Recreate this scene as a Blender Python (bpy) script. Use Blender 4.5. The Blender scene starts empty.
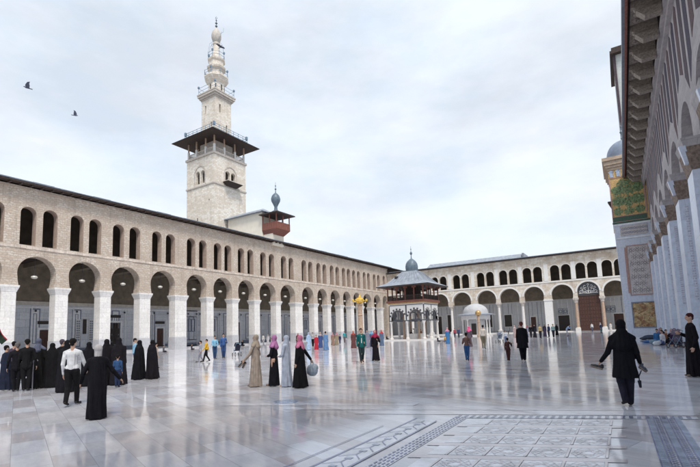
import bpy, bmesh, math, random
from math import sin, cos, pi, sqrt, atan2, radians, hypot
from mathutils import Vector, Matrix
random.seed(7)
SC = bpy.context.scene
COL = SC.collection
ORG = {}          # object name -> world origin its mesh coordinates are relative to

# ------------------------------------------------------------------ materials
def nm(name):
    m = bpy.data.materials.new(name); m.use_nodes = True
    nt = m.node_tree; nt.nodes.clear()
    o = nt.nodes.new('ShaderNodeOutputMaterial'); b = nt.nodes.new('ShaderNodeBsdfPrincipled')
    nt.links.new(b.outputs[0], o.inputs[0]); return m, nt, b
def N(nt, t, **kw):
    n = nt.nodes.new(t)
    for k, v in kw.items():
        if k.startswith('i_'):
            key = k[2:].replace('_', ' ')
            n.inputs[key].default_value = v
        else: setattr(n, k, v)
    return n
def c4(c): return (c[0], c[1], c[2], 1)
def mixc(nt, fac, a, b, mode='MIX'):
    m = nt.nodes.new('ShaderNodeMix'); m.data_type = 'RGBA'; m.blend_type = mode
    for s, v in ((0, fac), (6, a), (7, b)):
        if hasattr(v, 'links'): nt.links.new(v, m.inputs[s])
        elif s == 0: m.inputs[0].default_value = v
        else: m.inputs[s].default_value = c4(v)
    return m.outputs[2]
def ramp(nt, src, p0, p1, c0=(0,0,0), c1=(1,1,1)):
    r = nt.nodes.new('ShaderNodeValToRGB'); r.color_ramp.elements[0].position = p0; r.color_ramp.elements[1].position = p1
    r.color_ramp.elements[0].color = c4(c0); r.color_ramp.elements[1].color = c4(c1)
    nt.links.new(src, r.inputs[0]); return r.outputs[0]
def objco(nt):
    return nt.nodes.new('ShaderNodeTexCoord').outputs['Object']
def wallco(nt):
    """(x+y, z) so that bricks run right on every axis-aligned wall"""
    s = nt.nodes.new('ShaderNodeSeparateXYZ'); nt.links.new(objco(nt), s.inputs[0])
    a = nt.nodes.new('ShaderNodeMath'); nt.links.new(s.outputs[0], a.inputs[0]); nt.links.new(s.outputs[1], a.inputs[1])
    c = nt.nodes.new('ShaderNodeCombineXYZ'); nt.links.new(a.outputs[0], c.inputs[0]); nt.links.new(s.outputs[2], c.inputs[1])
    return c.outputs[0]
def noise(nt, co, scale, detail=5, rough=.6):
    n = nt.nodes.new('ShaderNodeTexNoise'); n.inputs['Scale'].default_value = scale
    n.inputs['Detail'].default_value = detail; n.inputs['Roughness'].default_value = rough
    if co is not None: nt.links.new(co, n.inputs['Vector'])
    return n.outputs[0]
def bump(nt, b, h, st=.3, dist=.02):
    n = nt.nodes.new('ShaderNodeBump'); n.inputs['Strength'].default_value = st; n.inputs['Distance'].default_value = dist
    nt.links.new(h, n.inputs['Height']); nt.links.new(n.outputs[0], b.inputs['Normal'])
def plain(name, c, rough=.6, var=.25, scale=6, metal=0, bst=.1):
    m, nt, b = nm(name); co = objco(nt)
    n = noise(nt, co, scale)
    lo = tuple(x*(1-var) for x in c); hi = tuple(min(1, x*(1+var)) for x in c)
    col = mixc(nt, ramp(nt, n, .3, .7), lo, hi)
    nt.links.new(col, b.inputs['Base Color']); b.inputs['Roughness'].default_value = rough; b.inputs['Metallic'].default_value = metal
    if bst: bump(nt, b, noise(nt, co, scale*4), bst, .01)
    return m
def masonry(name, c1, c2, mortar, bw=.7, bh=.32, msize=.02, blotch=(.5, .4, .3), bl=.35, pale=None, rough=.85, warp=.06, bst=.5, streak=.0):
    m, nt, b = nm(name); co = wallco(nt); oc = objco(nt)
    wn = nt.nodes.new('ShaderNodeTexNoise'); wn.inputs['Scale'].default_value = 1.7 if warp < .1 else 2.6; nt.links.new(oc, wn.inputs['Vector'])
    vm = nt.nodes.new('ShaderNodeVectorMath'); vm.operation = 'SCALE'; vm.inputs['Scale'].default_value = warp
    nt.links.new(wn.outputs['Color'], vm.inputs[0])
    va = nt.nodes.new('ShaderNodeVectorMath'); nt.links.new(co, va.inputs[0]); nt.links.new(vm.outputs[0], va.inputs[1])
    br = nt.nodes.new('ShaderNodeTexBrick'); nt.links.new(va.outputs[0], br.inputs['Vector'])
    br.inputs['Color1'].default_value = c4(c1); br.inputs['Color2'].default_value = c4(c2); br.inputs['Mortar'].default_value = c4(mortar)
    br.inputs['Scale'].default_value = 1; br.inputs['Mortar Size'].default_value = msize; br.inputs['Brick Width'].default_value = bw; br.inputs['Row Height'].default_value = bh
    br.inputs['Bias'].default_value = 0; br.offset = .5; br.inputs['Mortar Smooth'].default_value = .3
    col = br.outputs[0]
    if pale:
        b2 = nt.nodes.new('ShaderNodeTexBrick'); nt.links.new(va.outputs[0], b2.inputs['Vector'])
        b2.inputs['Color1'].default_value = (0,0,0,1); b2.inputs['Color2'].default_value = (1,1,1,1); b2.inputs['Mortar'].default_value = (0,0,0,1)
        b2.inputs['Scale'].default_value = 1; b2.inputs['Mortar Size'].default_value = msize; b2.inputs['Brick Width'].default_value = bw; b2.inputs['Row Height'].default_value = bh; b2.offset = .5
        ps = nt.nodes.new('ShaderNodeMath'); ps.operation = 'MULTIPLY_ADD'; ps.inputs[1].default_value = .9
        nt.links.new(noise(nt, oc, .6, 4, .6), ps.inputs[0]); nt.links.new(b2.outputs[0], ps.inputs[2])
        col = mixc(nt, ramp(nt, ps.outputs[0], .95, 1.25), col, pale)
    f = ramp(nt, noise(nt, oc, .35, 7, .65), .42, .68)
    mm = nt.nodes.new('ShaderNodeMath'); mm.operation = 'MULTIPLY'; mm.inputs[1].default_value = bl; nt.links.new(f, mm.inputs[0])
    col = mixc(nt, mm.outputs[0], col, blotch)
    g = mixc(nt, noise(nt, oc, 5, 6, .7), (.62,.62,.62), (1.36,1.34,1.3))
    col = mixc(nt, 1.0, col, g, 'MULTIPLY')
    if streak:   # rain stains: narrow vertical runs
        mp = nt.nodes.new('ShaderNodeMapping'); mp.inputs['Scale'].default_value = (2.2, 2.2, .12); nt.links.new(oc, mp.inputs[0])
        s = ramp(nt, noise(nt, mp.outputs[0], 1.2, 4, .6), .52, .72)
        m3 = nt.nodes.new('ShaderNodeMath'); m3.operation = 'MULTIPLY'; m3.inputs[1].default_value = streak; nt.links.new(s, m3.inputs[0])
        col = mixc(nt, m3.outputs[0], col, (.12,.1,.085))
    nt.links.new(col, b.inputs['Base Color']); b.inputs['Roughness'].default_value = rough
    ad = nt.nodes.new('ShaderNodeMath'); ad.operation = 'MULTIPLY_ADD'; ad.inputs[1].default_value = -.8
    nt.links.new(br.outputs['Fac'], ad.inputs[0]); nt.links.new(noise(nt, oc, 9, 6, .7), ad.inputs[2])
    bump(nt, b, ad.outputs[0], bst, .03)
    return m
M = {}
M['left_wall'] = masonry('left_wall_masonry', (.56,.475,.4), (.44,.365,.305), (.45,.38,.32), .46, .25, .03, (.42,.345,.29), .8, pale=(.6,.54,.48), streak=.3, warp=.42, bst=.8)
M['back_wall'] = masonry('back_wall_plaster', (.66,.61,.53), (.56,.49,.4), (.5,.44,.37), .8, .38, .012, (.36,.26,.18), .6, pale=(.72,.69,.64), bst=.3, streak=.3)
M['jamb'] = masonry('window_jamb_plaster', (.5,.4,.34), (.42,.33,.28), (.42,.35,.3), .6, .3, .01, (.33,.25,.21), .5)
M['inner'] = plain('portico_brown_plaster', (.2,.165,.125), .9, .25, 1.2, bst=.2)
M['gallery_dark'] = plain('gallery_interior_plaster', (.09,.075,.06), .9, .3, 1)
M['white_marble'] = masonry('pier_white_marble', (.84,.83,.82), (.74,.73,.73), (.52,.51,.51), .9, .62, .012, (.68,.66,.65), .6, rough=.4, warp=.0, bst=.12, streak=.14)
M['pier_base'] = masonry('pier_grey_marble_base', (.55,.56,.6), (.5,.51,.55), (.4,.41,.45), .9, .5, .008, (.45,.45,.48), .5, rough=.35, warp=.0, bst=.08)
M['dado'] = masonry('dado_grey_marble', (.68,.71,.78), (.52,.56,.64), (.34,.37,.43), 1.3, .9, .02, (.62,.63,.66), .6, rough=.35, warp=0, bst=.05)
M['dado_light'] = plain('dado_light_border', (.74,.75,.78), .4, .12, 3)
M['dado_dark'] = plain('dado_dark_border', (.17,.2,.27), .4, .2, 3)
M['band'] = plain('plaster_band', (.55,.52,.47), .8, .15, 3)
M['back_dado'] = masonry('back_dado_marble', (.6,.61,.63), (.52,.53,.56), (.4,.42,.46), .9, 2.2, .02, (.5,.5,.5), .5, rough=.4, warp=0, bst=.05)
M['wood'] = plain('brown_door_wood', (.065,.024,.016), .55, .4, 9)
M['door_dark'] = plain('dark_doorway_wood', (.035,.025,.022), .6, .3, 6)
M['eave_wood'] = plain('dark_eave_timber', (.05,.035,.03), .8, .4, 7)
M['lead'] = plain('weathered_lead_roof', (.26,.29,.34), .5, .25, 1.6)
M['gutter'] = plain('grey_blue_gutter', (.15,.18,.22), .5, .3, 3)
M['tower'] = masonry('minaret_limestone', (.72,.67,.6), (.62,.56,.49), (.52,.46,.4), .7, .36, .014, (.52,.45,.38), .45, pale=(.8,.77,.72), streak=.22)
M['tower_trim'] = plain('minaret_trim_stone', (.5,.46,.42), .85, .25, 3)
M['cream'] = plain('cream_plaster', (.74,.68,.58), .8, .07, 1)
M['red_wood'] = plain('reddish_kiosk_wood', (.2,.075,.055), .7, .4, 8)
M['rail'] = plain('blue_grey_rail_metal', (.17,.25,.34), .5, .2, 5)
M['lead_dark'] = plain('dark_lead_dome', (.11,.15,.19), .45, .3, 3)
M['right_wall'] = masonry('right_facade_stone', (.42,.39,.4), (.35,.33,.345), (.3,.28,.29), .9, .4, .012, (.27,.25,.27), .5)
M['purple'] = plain('dark_purple_stone', (.07,.05,.065), .85, .6, 16, bst=.5)
M['right_marble'] = masonry('right_pier_marble', (.6,.66,.78), (.53,.58,.7), (.4,.44,.53), 1.5, 1.7, .01, (.6,.64,.72), .5, rough=.35, warp=0, bst=.06, streak=.1)
M['capital'] = plain('carved_brown_capital', (.2,.15,.12), .9, .5, 9, bst=.9)
M['gold'] = plain('gilded_metal', (.85,.55,.1), .45, .25, 9, metal=.45)
M['column'] = plain('pinkish_column_stone', (.42,.3,.22), .5, .25, 5)
M['col_pale'] = plain('pale_column_marble', (.66,.64,.62), .4, .12, 5)
M['black_marble'] = plain('black_marble', (.06,.065,.08), .35, .3, 6)
M['white_plain'] = plain('white_painted_stone', (.7,.69,.67), .6, .07, 4)
M['lamp_glass'] = plain('frosted_lamp_glass', (.55,.53,.48), .25, .05, 4)
M['iron'] = plain('black_iron', (.03,.03,.035), .5, .3, 5)
M['skin'] = plain('skin', (.46,.28,.2), .55, .1, 8, bst=0)
M['hair'] = plain('black_hair', (.015,.012,.012), .6, .4, 40)
M['eye'] = plain('dark_eye', (.02,.015,.012), .2, .1, 5, bst=0)
M['lip'] = plain('lip', (.33,.13,.11), .5, .1, 5, bst=0)
M['inlay_field'] = plain('pale_blue_inlay_marble', (.66,.67,.73), .12, .25, 3, bst=.02)
M['inlay_line'] = plain('dark_blue_inlay', (.19,.22,.36), .15, .5, 4, bst=.02)
M['inlay_pink'] = plain('pinkish_inlay_marble', (.56,.52,.54), .12, .25, 3, bst=.02)
M['inlay_teal'] = plain('teal_inlay', (.33,.39,.5), .15, .35, 4, bst=.02)

def mosaic(name, base, a, b_, scale):
    m, nt, b = nm(name); co = wallco(nt)
    v = nt.nodes.new('ShaderNodeTexVoronoi'); v.inputs['Scale'].default_value = scale*7; nt.links.new(co, v.inputs['Vector'])
    n = noise(nt, co, scale, 4, .7)
    c = mixc(nt, ramp(nt, n, .47, .53), base, a)
    c = mixc(nt, ramp(nt, noise(nt, co, scale*1.7, 3, .6), .56, .62), c, b_)
    sp = nt.nodes.new('ShaderNodeSeparateColor'); nt.links.new(v.outputs['Color'], sp.inputs[0])
    c = mixc(nt, 1.0, c, ramp(nt, sp.outputs[0], 0, 1, (.6,.6,.6), (1.3,1.3,1.3)), 'MULTIPLY')
    nt.links.new(c, b.inputs['Base Color']); b.inputs['Roughness'].default_value = .5
    return m
M['mosaic'] = mosaic('gold_green_mosaic', (.6,.45,.2), (.06,.14,.06), (.12,.2,.12), 1.3)
M['mosaic_gold'] = plain('gold_tesserae', (.52,.34,.14), .5, .5, 9)
M['mosaic_green'] = plain('green_tesserae', (.17,.25,.12), .5, .8, 5)
M['onyx'] = mosaic('veined_onyx_slab', (.42,.3,.15), (.3,.15,.07), (.55,.42,.24), .9)
M['lattice_pale'] = plain('pale_lattice_panel', (.5,.46,.46), .6, .15, 5)
M['lattice_pink'] = plain('pinkish_panel_border', (.4,.25,.22), .6, .2, 7)
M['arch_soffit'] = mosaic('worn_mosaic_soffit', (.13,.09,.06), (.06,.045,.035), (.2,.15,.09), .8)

def floor_mat(base=((.7,.72,.78), (.46,.48,.55)), warm=(.6,.56,.54)):
    m, nt, b = nm('polished_court_marble'); co = objco(nt)
    rot = nt.nodes.new('ShaderNodeMapping'); rot.inputs['Rotation'].default_value = (0, 0, radians(20)); nt.links.new(co, rot.inputs[0])
    br = nt.nodes.new('ShaderNodeTexBrick'); nt.links.new(rot.outputs[0], br.inputs['Vector'])
    br.inputs['Color1'].default_value = c4(base[0]); br.inputs['Color2'].default_value = c4(base[1]); br.inputs['Mortar'].default_value = c4(tuple(x*.8 for x in base[1]))
    br.inputs['Scale'].default_value = 1; br.inputs['Brick Width'].default_value = .95; br.inputs['Row Height'].default_value = .45; br.inputs['Mortar Size'].default_value = .005
    br.inputs['Bias'].default_value = 0
    f = ramp(nt, noise(nt, co, .3, 8, .66), .4, .62)
    col = mixc(nt, f, br.outputs[0], warm)
    col2 = mixc(nt, .5, br.outputs[0], col)
    b3 = nt.nodes.new('ShaderNodeTexBrick'); nt.links.new(rot.outputs[0], b3.inputs['Vector']); b3.offset_frequency = 2
    b3.inputs['Color1'].default_value = (0,0,0,1); b3.inputs['Color2'].default_value = (1,1,1,1); b3.inputs['Mortar'].default_value = (0,0,0,1)
    b3.inputs['Scale'].default_value = 1; b3.inputs['Brick Width'].default_value = .95; b3.inputs['Row Height'].default_value = .45; b3.inputs['Mortar Size'].default_value = .005; b3.inputs['Bias'].default_value = .1
    col2 = mixc(nt, ramp(nt, b3.outputs[0], .7, .9, (0,0,0), (.4,.4,.4)), col2, (.5,.44,.42))
    mp = nt.nodes.new('ShaderNodeMapping'); mp.inputs['Scale'].default_value = (.7, 2.4, 1); nt.links.new(rot.outputs[0], mp.inputs[0])
    veins = mixc(nt, noise(nt, mp.outputs[0], 1.5, 10, .72), (.55,.56,.6), (1.42,1.4,1.38))
    col3 = mixc(nt, 1.0, col2, veins, 'MULTIPLY')
    nt.links.new(col3, b.inputs['Base Color'])
    rr = nt.nodes.new('ShaderNodeMapRange'); rr.inputs[1].default_value = .3; rr.inputs[2].default_value = .7; rr.inputs[3].default_value = .035; rr.inputs[4].default_value = .15
    nt.links.new(noise(nt, rot.outputs[0], 1.1, 7, .65), rr.inputs[0]); nt.links.new(rr.outputs[0], b.inputs['Roughness'])
    b.inputs['IOR'].default_value = 1.75
    mb2 = nt.nodes.new('ShaderNodeMath'); mb2.operation = 'MULTIPLY_ADD'; mb2.inputs[1].default_value = .18
    sp = nt.nodes.new('ShaderNodeSeparateColor'); nt.links.new(br.outputs[0], sp.inputs[0]); nt.links.new(sp.outputs[0], mb2.inputs[0]); nt.links.new(noise(nt, mp.outputs[0], 1.6, 4, .55), mb2.inputs[2])
    bump(nt, b, mb2.outputs[0], .11, .01)
    return m
M['floor'] = floor_mat()
M['floor_pale'] = floor_mat(((.78,.79,.85), (.66,.67,.74)), (.72,.7,.7))
M['ground'] = plain('old_city_ground', (.3,.28,.26), .9, .2, .5)

CL = {}
def cloth(c, rough=.85):
    k = tuple(round(x, 3) for x in c)
    if k not in CL:
        CL[k] = plain('cloth_fabric', tuple(x*.7 for x in c) if max(c) < .03 else c, rough, .25, 6, bst=0)
        nt = CL[k].node_tree; bs = [n for n in nt.nodes if n.type == 'BSDF_PRINCIPLED'][0]
        mp = nt.nodes.new('ShaderNodeMapping'); mp.inputs['Scale'].default_value = (9, 9, 1.3); nt.links.new(objco(nt), mp.inputs[0])
        bump(nt, bs, noise(nt, mp.outputs[0], 1.5, 3, .5), .9, .05)
        for n in CL[k].node_tree.nodes:
            if n.type == 'BSDF_PRINCIPLED': n.inputs['Specular IOR Level'].default_value = .12 if rough > .5 else .5
    return CL[k]

# ------------------------------------------------------------------ mesh building
class MB:
    def __init__(s): s.v = []; s.f = []
    def poly(s, *pts):
        n = len(s.v); s.v += [tuple(p) for p in pts]; s.f.append(tuple(range(n, n+len(pts))))
    def box(s, x0, x1, y0, y1, z0, z1):
        n = len(s.v)
        s.v += [(x0,y0,z0),(x1,y0,z0),(x1,y1,z0),(x0,y1,z0),(x0,y0,z1),(x1,y0,z1),(x1,y1,z1),(x0,y1,z1)]
        s.f += [tuple(n+i for i in q) for q in ((0,3,2,1),(4,5,6,7),(0,1,5,4),(1,2,6,5),(2,3,7,6),(3,0,4,7))]
    def mbox(s, mp, a0, a1, d0, d1, z0, z1):
        p = mp(a0, d0, z0); q = mp(a1, d1, z1)
        s.box(min(p[0],q[0]), max(p[0],q[0]), min(p[1],q[1]), max(p[1],q[1]), min(z0,z1), max(z0,z1))
    def frustum(s, x0,x1,y0,y1,z0, X0,X1,Y0,Y1,z1):
        n = len(s.v)
        s.v += [(x0,y0,z0),(x1,y0,z0),(x1,y1,z0),(x0,y1,z0),(X0,Y0,z1),(X1,Y0,z1),(X1,Y1,z1),(X0,Y1,z1)]
        s.f += [tuple(n+i for i in q) for q in ((0,3,2,1),(4,5,6,7),(0,1,5,4),(1,2,6,5),(2,3,7,6),(3,0,4,7))]
    def lathe(s, cx, cy, prof, n=16, rot=0, cap=True):
        base = len(s.v)
        for r, z in prof:
            for k in range(n):
                a = rot + 2*pi*k/n; s.v.append((cx+r*cos(a), cy+r*sin(a), z))
        for i in range(len(prof)-1):
            for k in range(n):
                a, b = base+i*n+k, base+i*n+(k+1) % n
                s.f.append((a, b, b+n, a+n))
        if cap:
            s.f.append(tuple(base+k for k in reversed(range(n)))); s.f.append(tuple(base+(len(prof)-1)*n+k for k in range(n)))
    def tube(s, p0, p1, r0, r1=None, n=8):
        r1 = r0 if r1 is None else r1
        p0, p1 = Vector(p0), Vector(p1); d = (p1-p0)
        if d.length < 1e-6: return
        d.normalize(); u = d.cross(Vector((0,0,1)) if abs(d.z) < .9 else Vector((1,0,0))).normalized(); w = d.cross(u)
        base = len(s.v)
        for p, r in ((p0, r0), (p1, r1)):
            for k in range(n):
                a = 2*pi*k/n; s.v.append(tuple(p+u*(r*cos(a))+w*(r*sin(a))))
        for k in range(n):
            a, b = base+k, base+(k+1) % n; s.f.append((a, b, b+n, a+n))
        s.f.append(tuple(base+k for k in reversed(range(n)))); s.f.append(tuple(base+n+k for k in range(n)))
    def path(s, pts, r, n=6):
        for a, b in zip(pts, pts[1:]): s.tube(a, b, r, r, n)
    def build(s, name, mat, parent=None, smooth=False, org=None):
        if org is None: org = ORG.get(parent.name, Vector()) if parent else Vector()
        me = bpy.data.meshes.new(name)
        me.from_pydata([tuple(Vector(v)-org) for v in s.v], [], s.f); me.update()
        bm = bmesh.new(); bm.from_mesh(me)
        bmesh.ops.remove_doubles(bm, verts=bm.verts, dist=.0005)
        bmesh.ops.recalc_face_normals(bm, faces=bm.faces)
        if smooth:
            for f in bm.faces: f.smooth = True
            for e in bm.edges:
                if len(e.link_faces) == 2 and e.calc_face_angle(0) > .7: e.smooth = False
        bm.to_mesh(me); bm.free()
        if isinstance(mat, str): mat = M[mat]
        me.materials.append(mat)
        o = bpy.data.objects.new(name, me); COL.objects.link(o)
        if parent: o.parent = parent; ORG[o.name] = org
        else: o.location = org; ORG[o.name] = org
        return o
def empty(name, loc, label, cat, group=None, rz=0):
    o = bpy.data.objects.new(name, None); COL.objects.link(o); o.empty_display_size = .3
    o.location = loc; o.rotation_euler = (0, 0, rz); o['label'] = label; o['category'] = cat
    if group: o['group'] = group
    ORG[o.name] = Vector(loc); return o
def tag(o, label, cat, group=None):
    o['label'] = label; o['category'] = cat
    if group: o['group'] = group
    return o
def struct(mb, name, mat):
    o = mb.build(name, mat); o['kind'] = 'structure'; return o
KIDS = {}
def copy_tree(o, parent=None):
    c = o.copy(); COL.objects.link(c)
    if parent: c.parent = parent
    for ch in [q for q in COL.objects if q.parent == o]: copy_tree(ch, c)
    return c

def arc_profile(c, w, zs, rise, n=14, jamb=()):
    """left side ascending jamb points, arch, then right side; returns [(a, z)]"""
    L = [(c-hw, z) for hw, z in jamb]
    L += [(c-w*cos(pi*k/n), zs+rise*sin(pi*k/n)) for k in range(n+1)]
    L += [(c+hw, z) for hw, z in reversed(jamb)]
    return L
def wall_strip(mb, mp, a0, a1, z0, z1, prof=None, dF=0, dB=-1, faces=True, tun=None):
    """front and back faces of the wall piece [a0,a1]x[z0,z1] round an opening, and the opening's reveal in mesh tun"""
    ds = (dF,) if dB is None else (dF, dB)
    for d in ds:
        def q(b0, b1, y00, y01, y10, y11): mb.poly(mp(b0,d,y00), mp(b1,d,y10), mp(b1,d,y11), mp(b0,d,y01))
        if prof is None: q(a0, a1, z0, z1, z0, z1); continue
        zb = prof[0][1]
        if zb > z0+1e-4: q(a0, a1, z0, zb, z0, zb)
        lx = min(p[0] for p in prof); rx = max(p[0] for p in prof)
        n = len(prof)//2
        # left jamb strips
        li = [i for i in range(n) if prof[i][0] <= lx+1e-6][-1]
        for i in range(li):
            (xa, za), (xb, zb_) = prof[i], prof[i+1]
            mb.poly(mp(a0,d,za), mp(xa,d,za), mp(xb,d,zb_), mp(a0,d,zb_))
        ri = [i for i in range(n, len(prof)) if prof[i][0] >= rx-1e-6][0]
        for i in range(ri, len(prof)-1):
            (xa, za), (xb, zb_) = prof[i], prof[i+1]
            mb.poly(mp(a1,d,zb_), mp(xb,d,zb_), mp(xa,d,za), mp(a1,d,za))
        if lx > a0+1e-4: q(a0, lx, prof[li][1], z1, prof[li][1], z1)
        if rx < a1-1e-4: q(rx, a1, prof[ri][1], z1, prof[ri][1], z1)
        for i in range(li, ri):
            (xa, za), (xb, zb_) = prof[i], prof[i+1]
            q(xa, xb, za, z1, zb_, z1)
    if prof is not None and dB is not None:
        t = tun or mb
        for i in range(len(prof)-1):
            (xa, za), (xb, zb_) = prof[i], prof[i+1]
            t.poly(mp(xa,dF,za), mp(xb,dF,zb_), mp(xb,dB,zb_), mp(xa,dB,za))
        if prof[0][1] > z0+1e-4:
            t.poly(mp(prof[0][0],dF,prof[0][1]), mp(prof[-1][0],dF,prof[0][1]), mp(prof[-1][0],dB,prof[0][1]), mp(prof[0][0],dB,prof[0][1]))
def ring(mb, mp, c, zs, r0, r1, rise0=None, d0=0, d1=.04, n=14, a0=0, a1=pi):
    rise0 = rise0 or r0; k = rise0/r0
    P = []
    for i in range(n+1):
        t = a0+(a1-a0)*i/n; P.append(((c-r0*cos(t), zs+k*r0*sin(t)), (c-r1*cos(t), zs+(k*r0+(r1-r0))*sin(t))))
    for i in range(n):
        (ia, oa), (ib, ob) = P[i], P[i+1]
        mb.poly(mp(ia[0],d1,ia[1]), mp(oa[0],d1,oa[1]), mp(ob[0],d1,ob[1]), mp(ib[0],d1,ib[1]))
        mb.poly(mp(oa[0],d0,oa[1]), mp(oa[0],d1,oa[1]), mp(ob[0],d1,ob[1]), mp(ob[0],d0,ob[1]))
        mb.poly(mp(ia[0],d0,ia[1]), mp(ia[0],d1,ia[1]), mp(ib[0],d1,ib[1]), mp(ib[0],d0,ib[1]))

# ------------------------------------------------------------------ ground
g = MB(); g.box(-900, 900, -900, 900, -1.2, -.35); struct(g, 'ground', 'ground')
g = MB(); g.box(-63.5, 12, -25, 114, -.3, 0); struct(g, 'courtyard_floor', 'floor')

# ------------------------------------------------------------------ left arcade
XL = -53.5
ml = lambda a, d, z: (XL+d, a, z)
R_ = [-15.7,-10.7,-5.7,-.7,4.3,9.3,14.3,19.3,24.3,29.2,34.5,40.2,45.1,50.2,55.2,60.7,67.1,72.2,77.0,82.0,86.5,91.0,96.4,101.3]
W_ = [1.3]*len(R_); W_[10] = 1.5; W_[11] = 1.9; W_[16] = 2.2
la = empty('arcade_building', (XL, 40, 0), 'long two-storey stone arcade on the left with white marble piers and paired arched windows', 'arcade')
wall = MB(); YE = 104.5
Z1, Z2, ZT = 7.7, 11.75, 18.45
bays = []
cuts = [-22]
TH = -1.3
for i in range(len(R_)-1):
    a0 = R_[i]; a1 = R_[i+1]-W_[i+1]; bays.append((a0, a1))
def amid(i): return R_[i]-W_[i]/2
wall_strip(wall, ml, -22, R_[0]-W_[0]/2, Z1, ZT, None, 0, TH)
wins = []
for i, (a0, a1) in enumerate(bays):
    c = (a0+a1)/2; w = (a1-a0)/2
    m0, m1 = amid(i), amid(i+1)
    rise = min(w, 1.95); zs = 10.98-rise
    prof = arc_profile(c, w, zs, rise, 16, jamb=((w-.17, Z1), (w-.08, Z1+.5), (w-.015, zs-.25)))
    wall_strip(wall, ml, m0, m1, Z1, Z2, prof, 0, TH)
    s0, s1 = m0, m1
    mid = c
    for k, wc in enumerate((c-1.07, c+1.07)):
        wc += random.uniform(-.05, .05)
        b0, b1 = (m0, mid) if k == 0 else (mid, m1)
        ww = .73+random.uniform(-.03, .03)
        pr = arc_profile(wc, ww, 16.38-ww+random.uniform(-.06,.06), ww, 12, jamb=((ww, 12.12),))
        tm = MB(); wall_strip(wall, ml, b0, b1, Z2, ZT, pr, 0, -.95, tun=tm); wins.append(tm)
# last, narrower arch into the corner
a0, a1 = R_[-1], 103.9; c = (a0+a1)/2; w = (a1-a0)/2
wall_strip(wall, ml, amid(len(R_)-1), YE, Z1, Z2, arc_profile(c, w, 10.98-w, w, 14, jamb=((w, Z1),)), 0, TH)
wall.mbox(ml, 103.9, YE, -1.3, -.005, 0, Z1)
for k, wc in enumerate((c-.2,)):
    pr = arc_profile(wc, .7, 15.68, .7, 12, jamb=((.7, 12.12),)); tm = MB()
    wall_strip(wall, ml, amid(len(R_)-1), YE, Z2, ZT, pr, 0, -.95, tun=tm); wins.append(tm)
wall.build('wall', 'left_wall', la)
for tm in wins: tm.build('window', 'jamb', la)
# pale ledge of rough stones under the windows
lg = MB(); y = -22
while y < YE-.3:
    L = random.uniform(.5, 1.2); lg.mbox(ml, y, min(YE, y+L-.02), .003, .05+random.uniform(0, .04), 11.72+random.uniform(-.03,.03), 12.02+random.uniform(-.03,.02)); y += L
lg.build('ledge', plain('pale_ledge_stone', (.55,.48,.42), .85, .3, 2), la)
for i, (R, W) in enumerate(zip(R_, W_)):
    s = MB(); a0, a1 = R-W, R
    s.mbox(ml, a0, a1, -1.34, 0.02, 1.75, 7.0)
    p = s.build('pier', 'white_marble', la)
    b = MB(); b.mbox(ml, a0-.03, a1+.03, -1.37, .05, 0, 1.75); b.build('pier_base', 'pier_base', p)
    cp = MB()
    z = [7.0, 7.12, 7.5, 7.7]; e = [.03, .06, .2, .22]
    for k in range(3):
        x0, x1 = XL-1.34-e[k], XL+.02+e[k]; X0, X1 = XL-1.34-e[k+1], XL+.02+e[k+1]
        cp.frustum(x0, x1, a0-e[k], a1+e[k], z[k], X0, X1, a0-e[k+1], a1+e[k+1], z[k+1])
    cp.build('capital', 'white_marble', p)
# portico floor, ceiling, gallery
fl = MB(); fl.mbox(ml, -22, YE+8, -9, -1.45, 0.0, .2); fl.build('portico_step', 'pier_base', la)
cl = MB(); cl.mbox(ml, -22, YE+8, -9, -1.3, 11.45, 11.75); cl.build('ceiling', 'eave_wood', la)
rw = MB(); rw.mbox(ml, -22, YE+8.8, -9.8, -9, 0, 6.55); rw.build('rear_wall', 'dado', la)
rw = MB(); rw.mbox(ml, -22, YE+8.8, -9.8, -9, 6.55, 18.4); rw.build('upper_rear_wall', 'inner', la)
bd = MB(); bd.mbox(ml, -22, YE+8, -9, -8.86, 6.35, 6.8); bd.build('moulding', 'band', la)
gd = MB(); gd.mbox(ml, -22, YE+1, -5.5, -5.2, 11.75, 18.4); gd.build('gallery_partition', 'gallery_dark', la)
gd = MB(); gd.mbox(ml, -22, -21.5, -9, 0, 0, 18.4); gd.build('end_wall', 'left_wall', la)
# transverse beams of the portico ceiling
for R, W in zip(R_, W_):
    bm_ = MB(); bm_.mbox(ml, R-W+.2, R-.2, -9, -1.3, 10.9, 11.45); bm_.build('ceiling_beam', 'inner', la)
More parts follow.
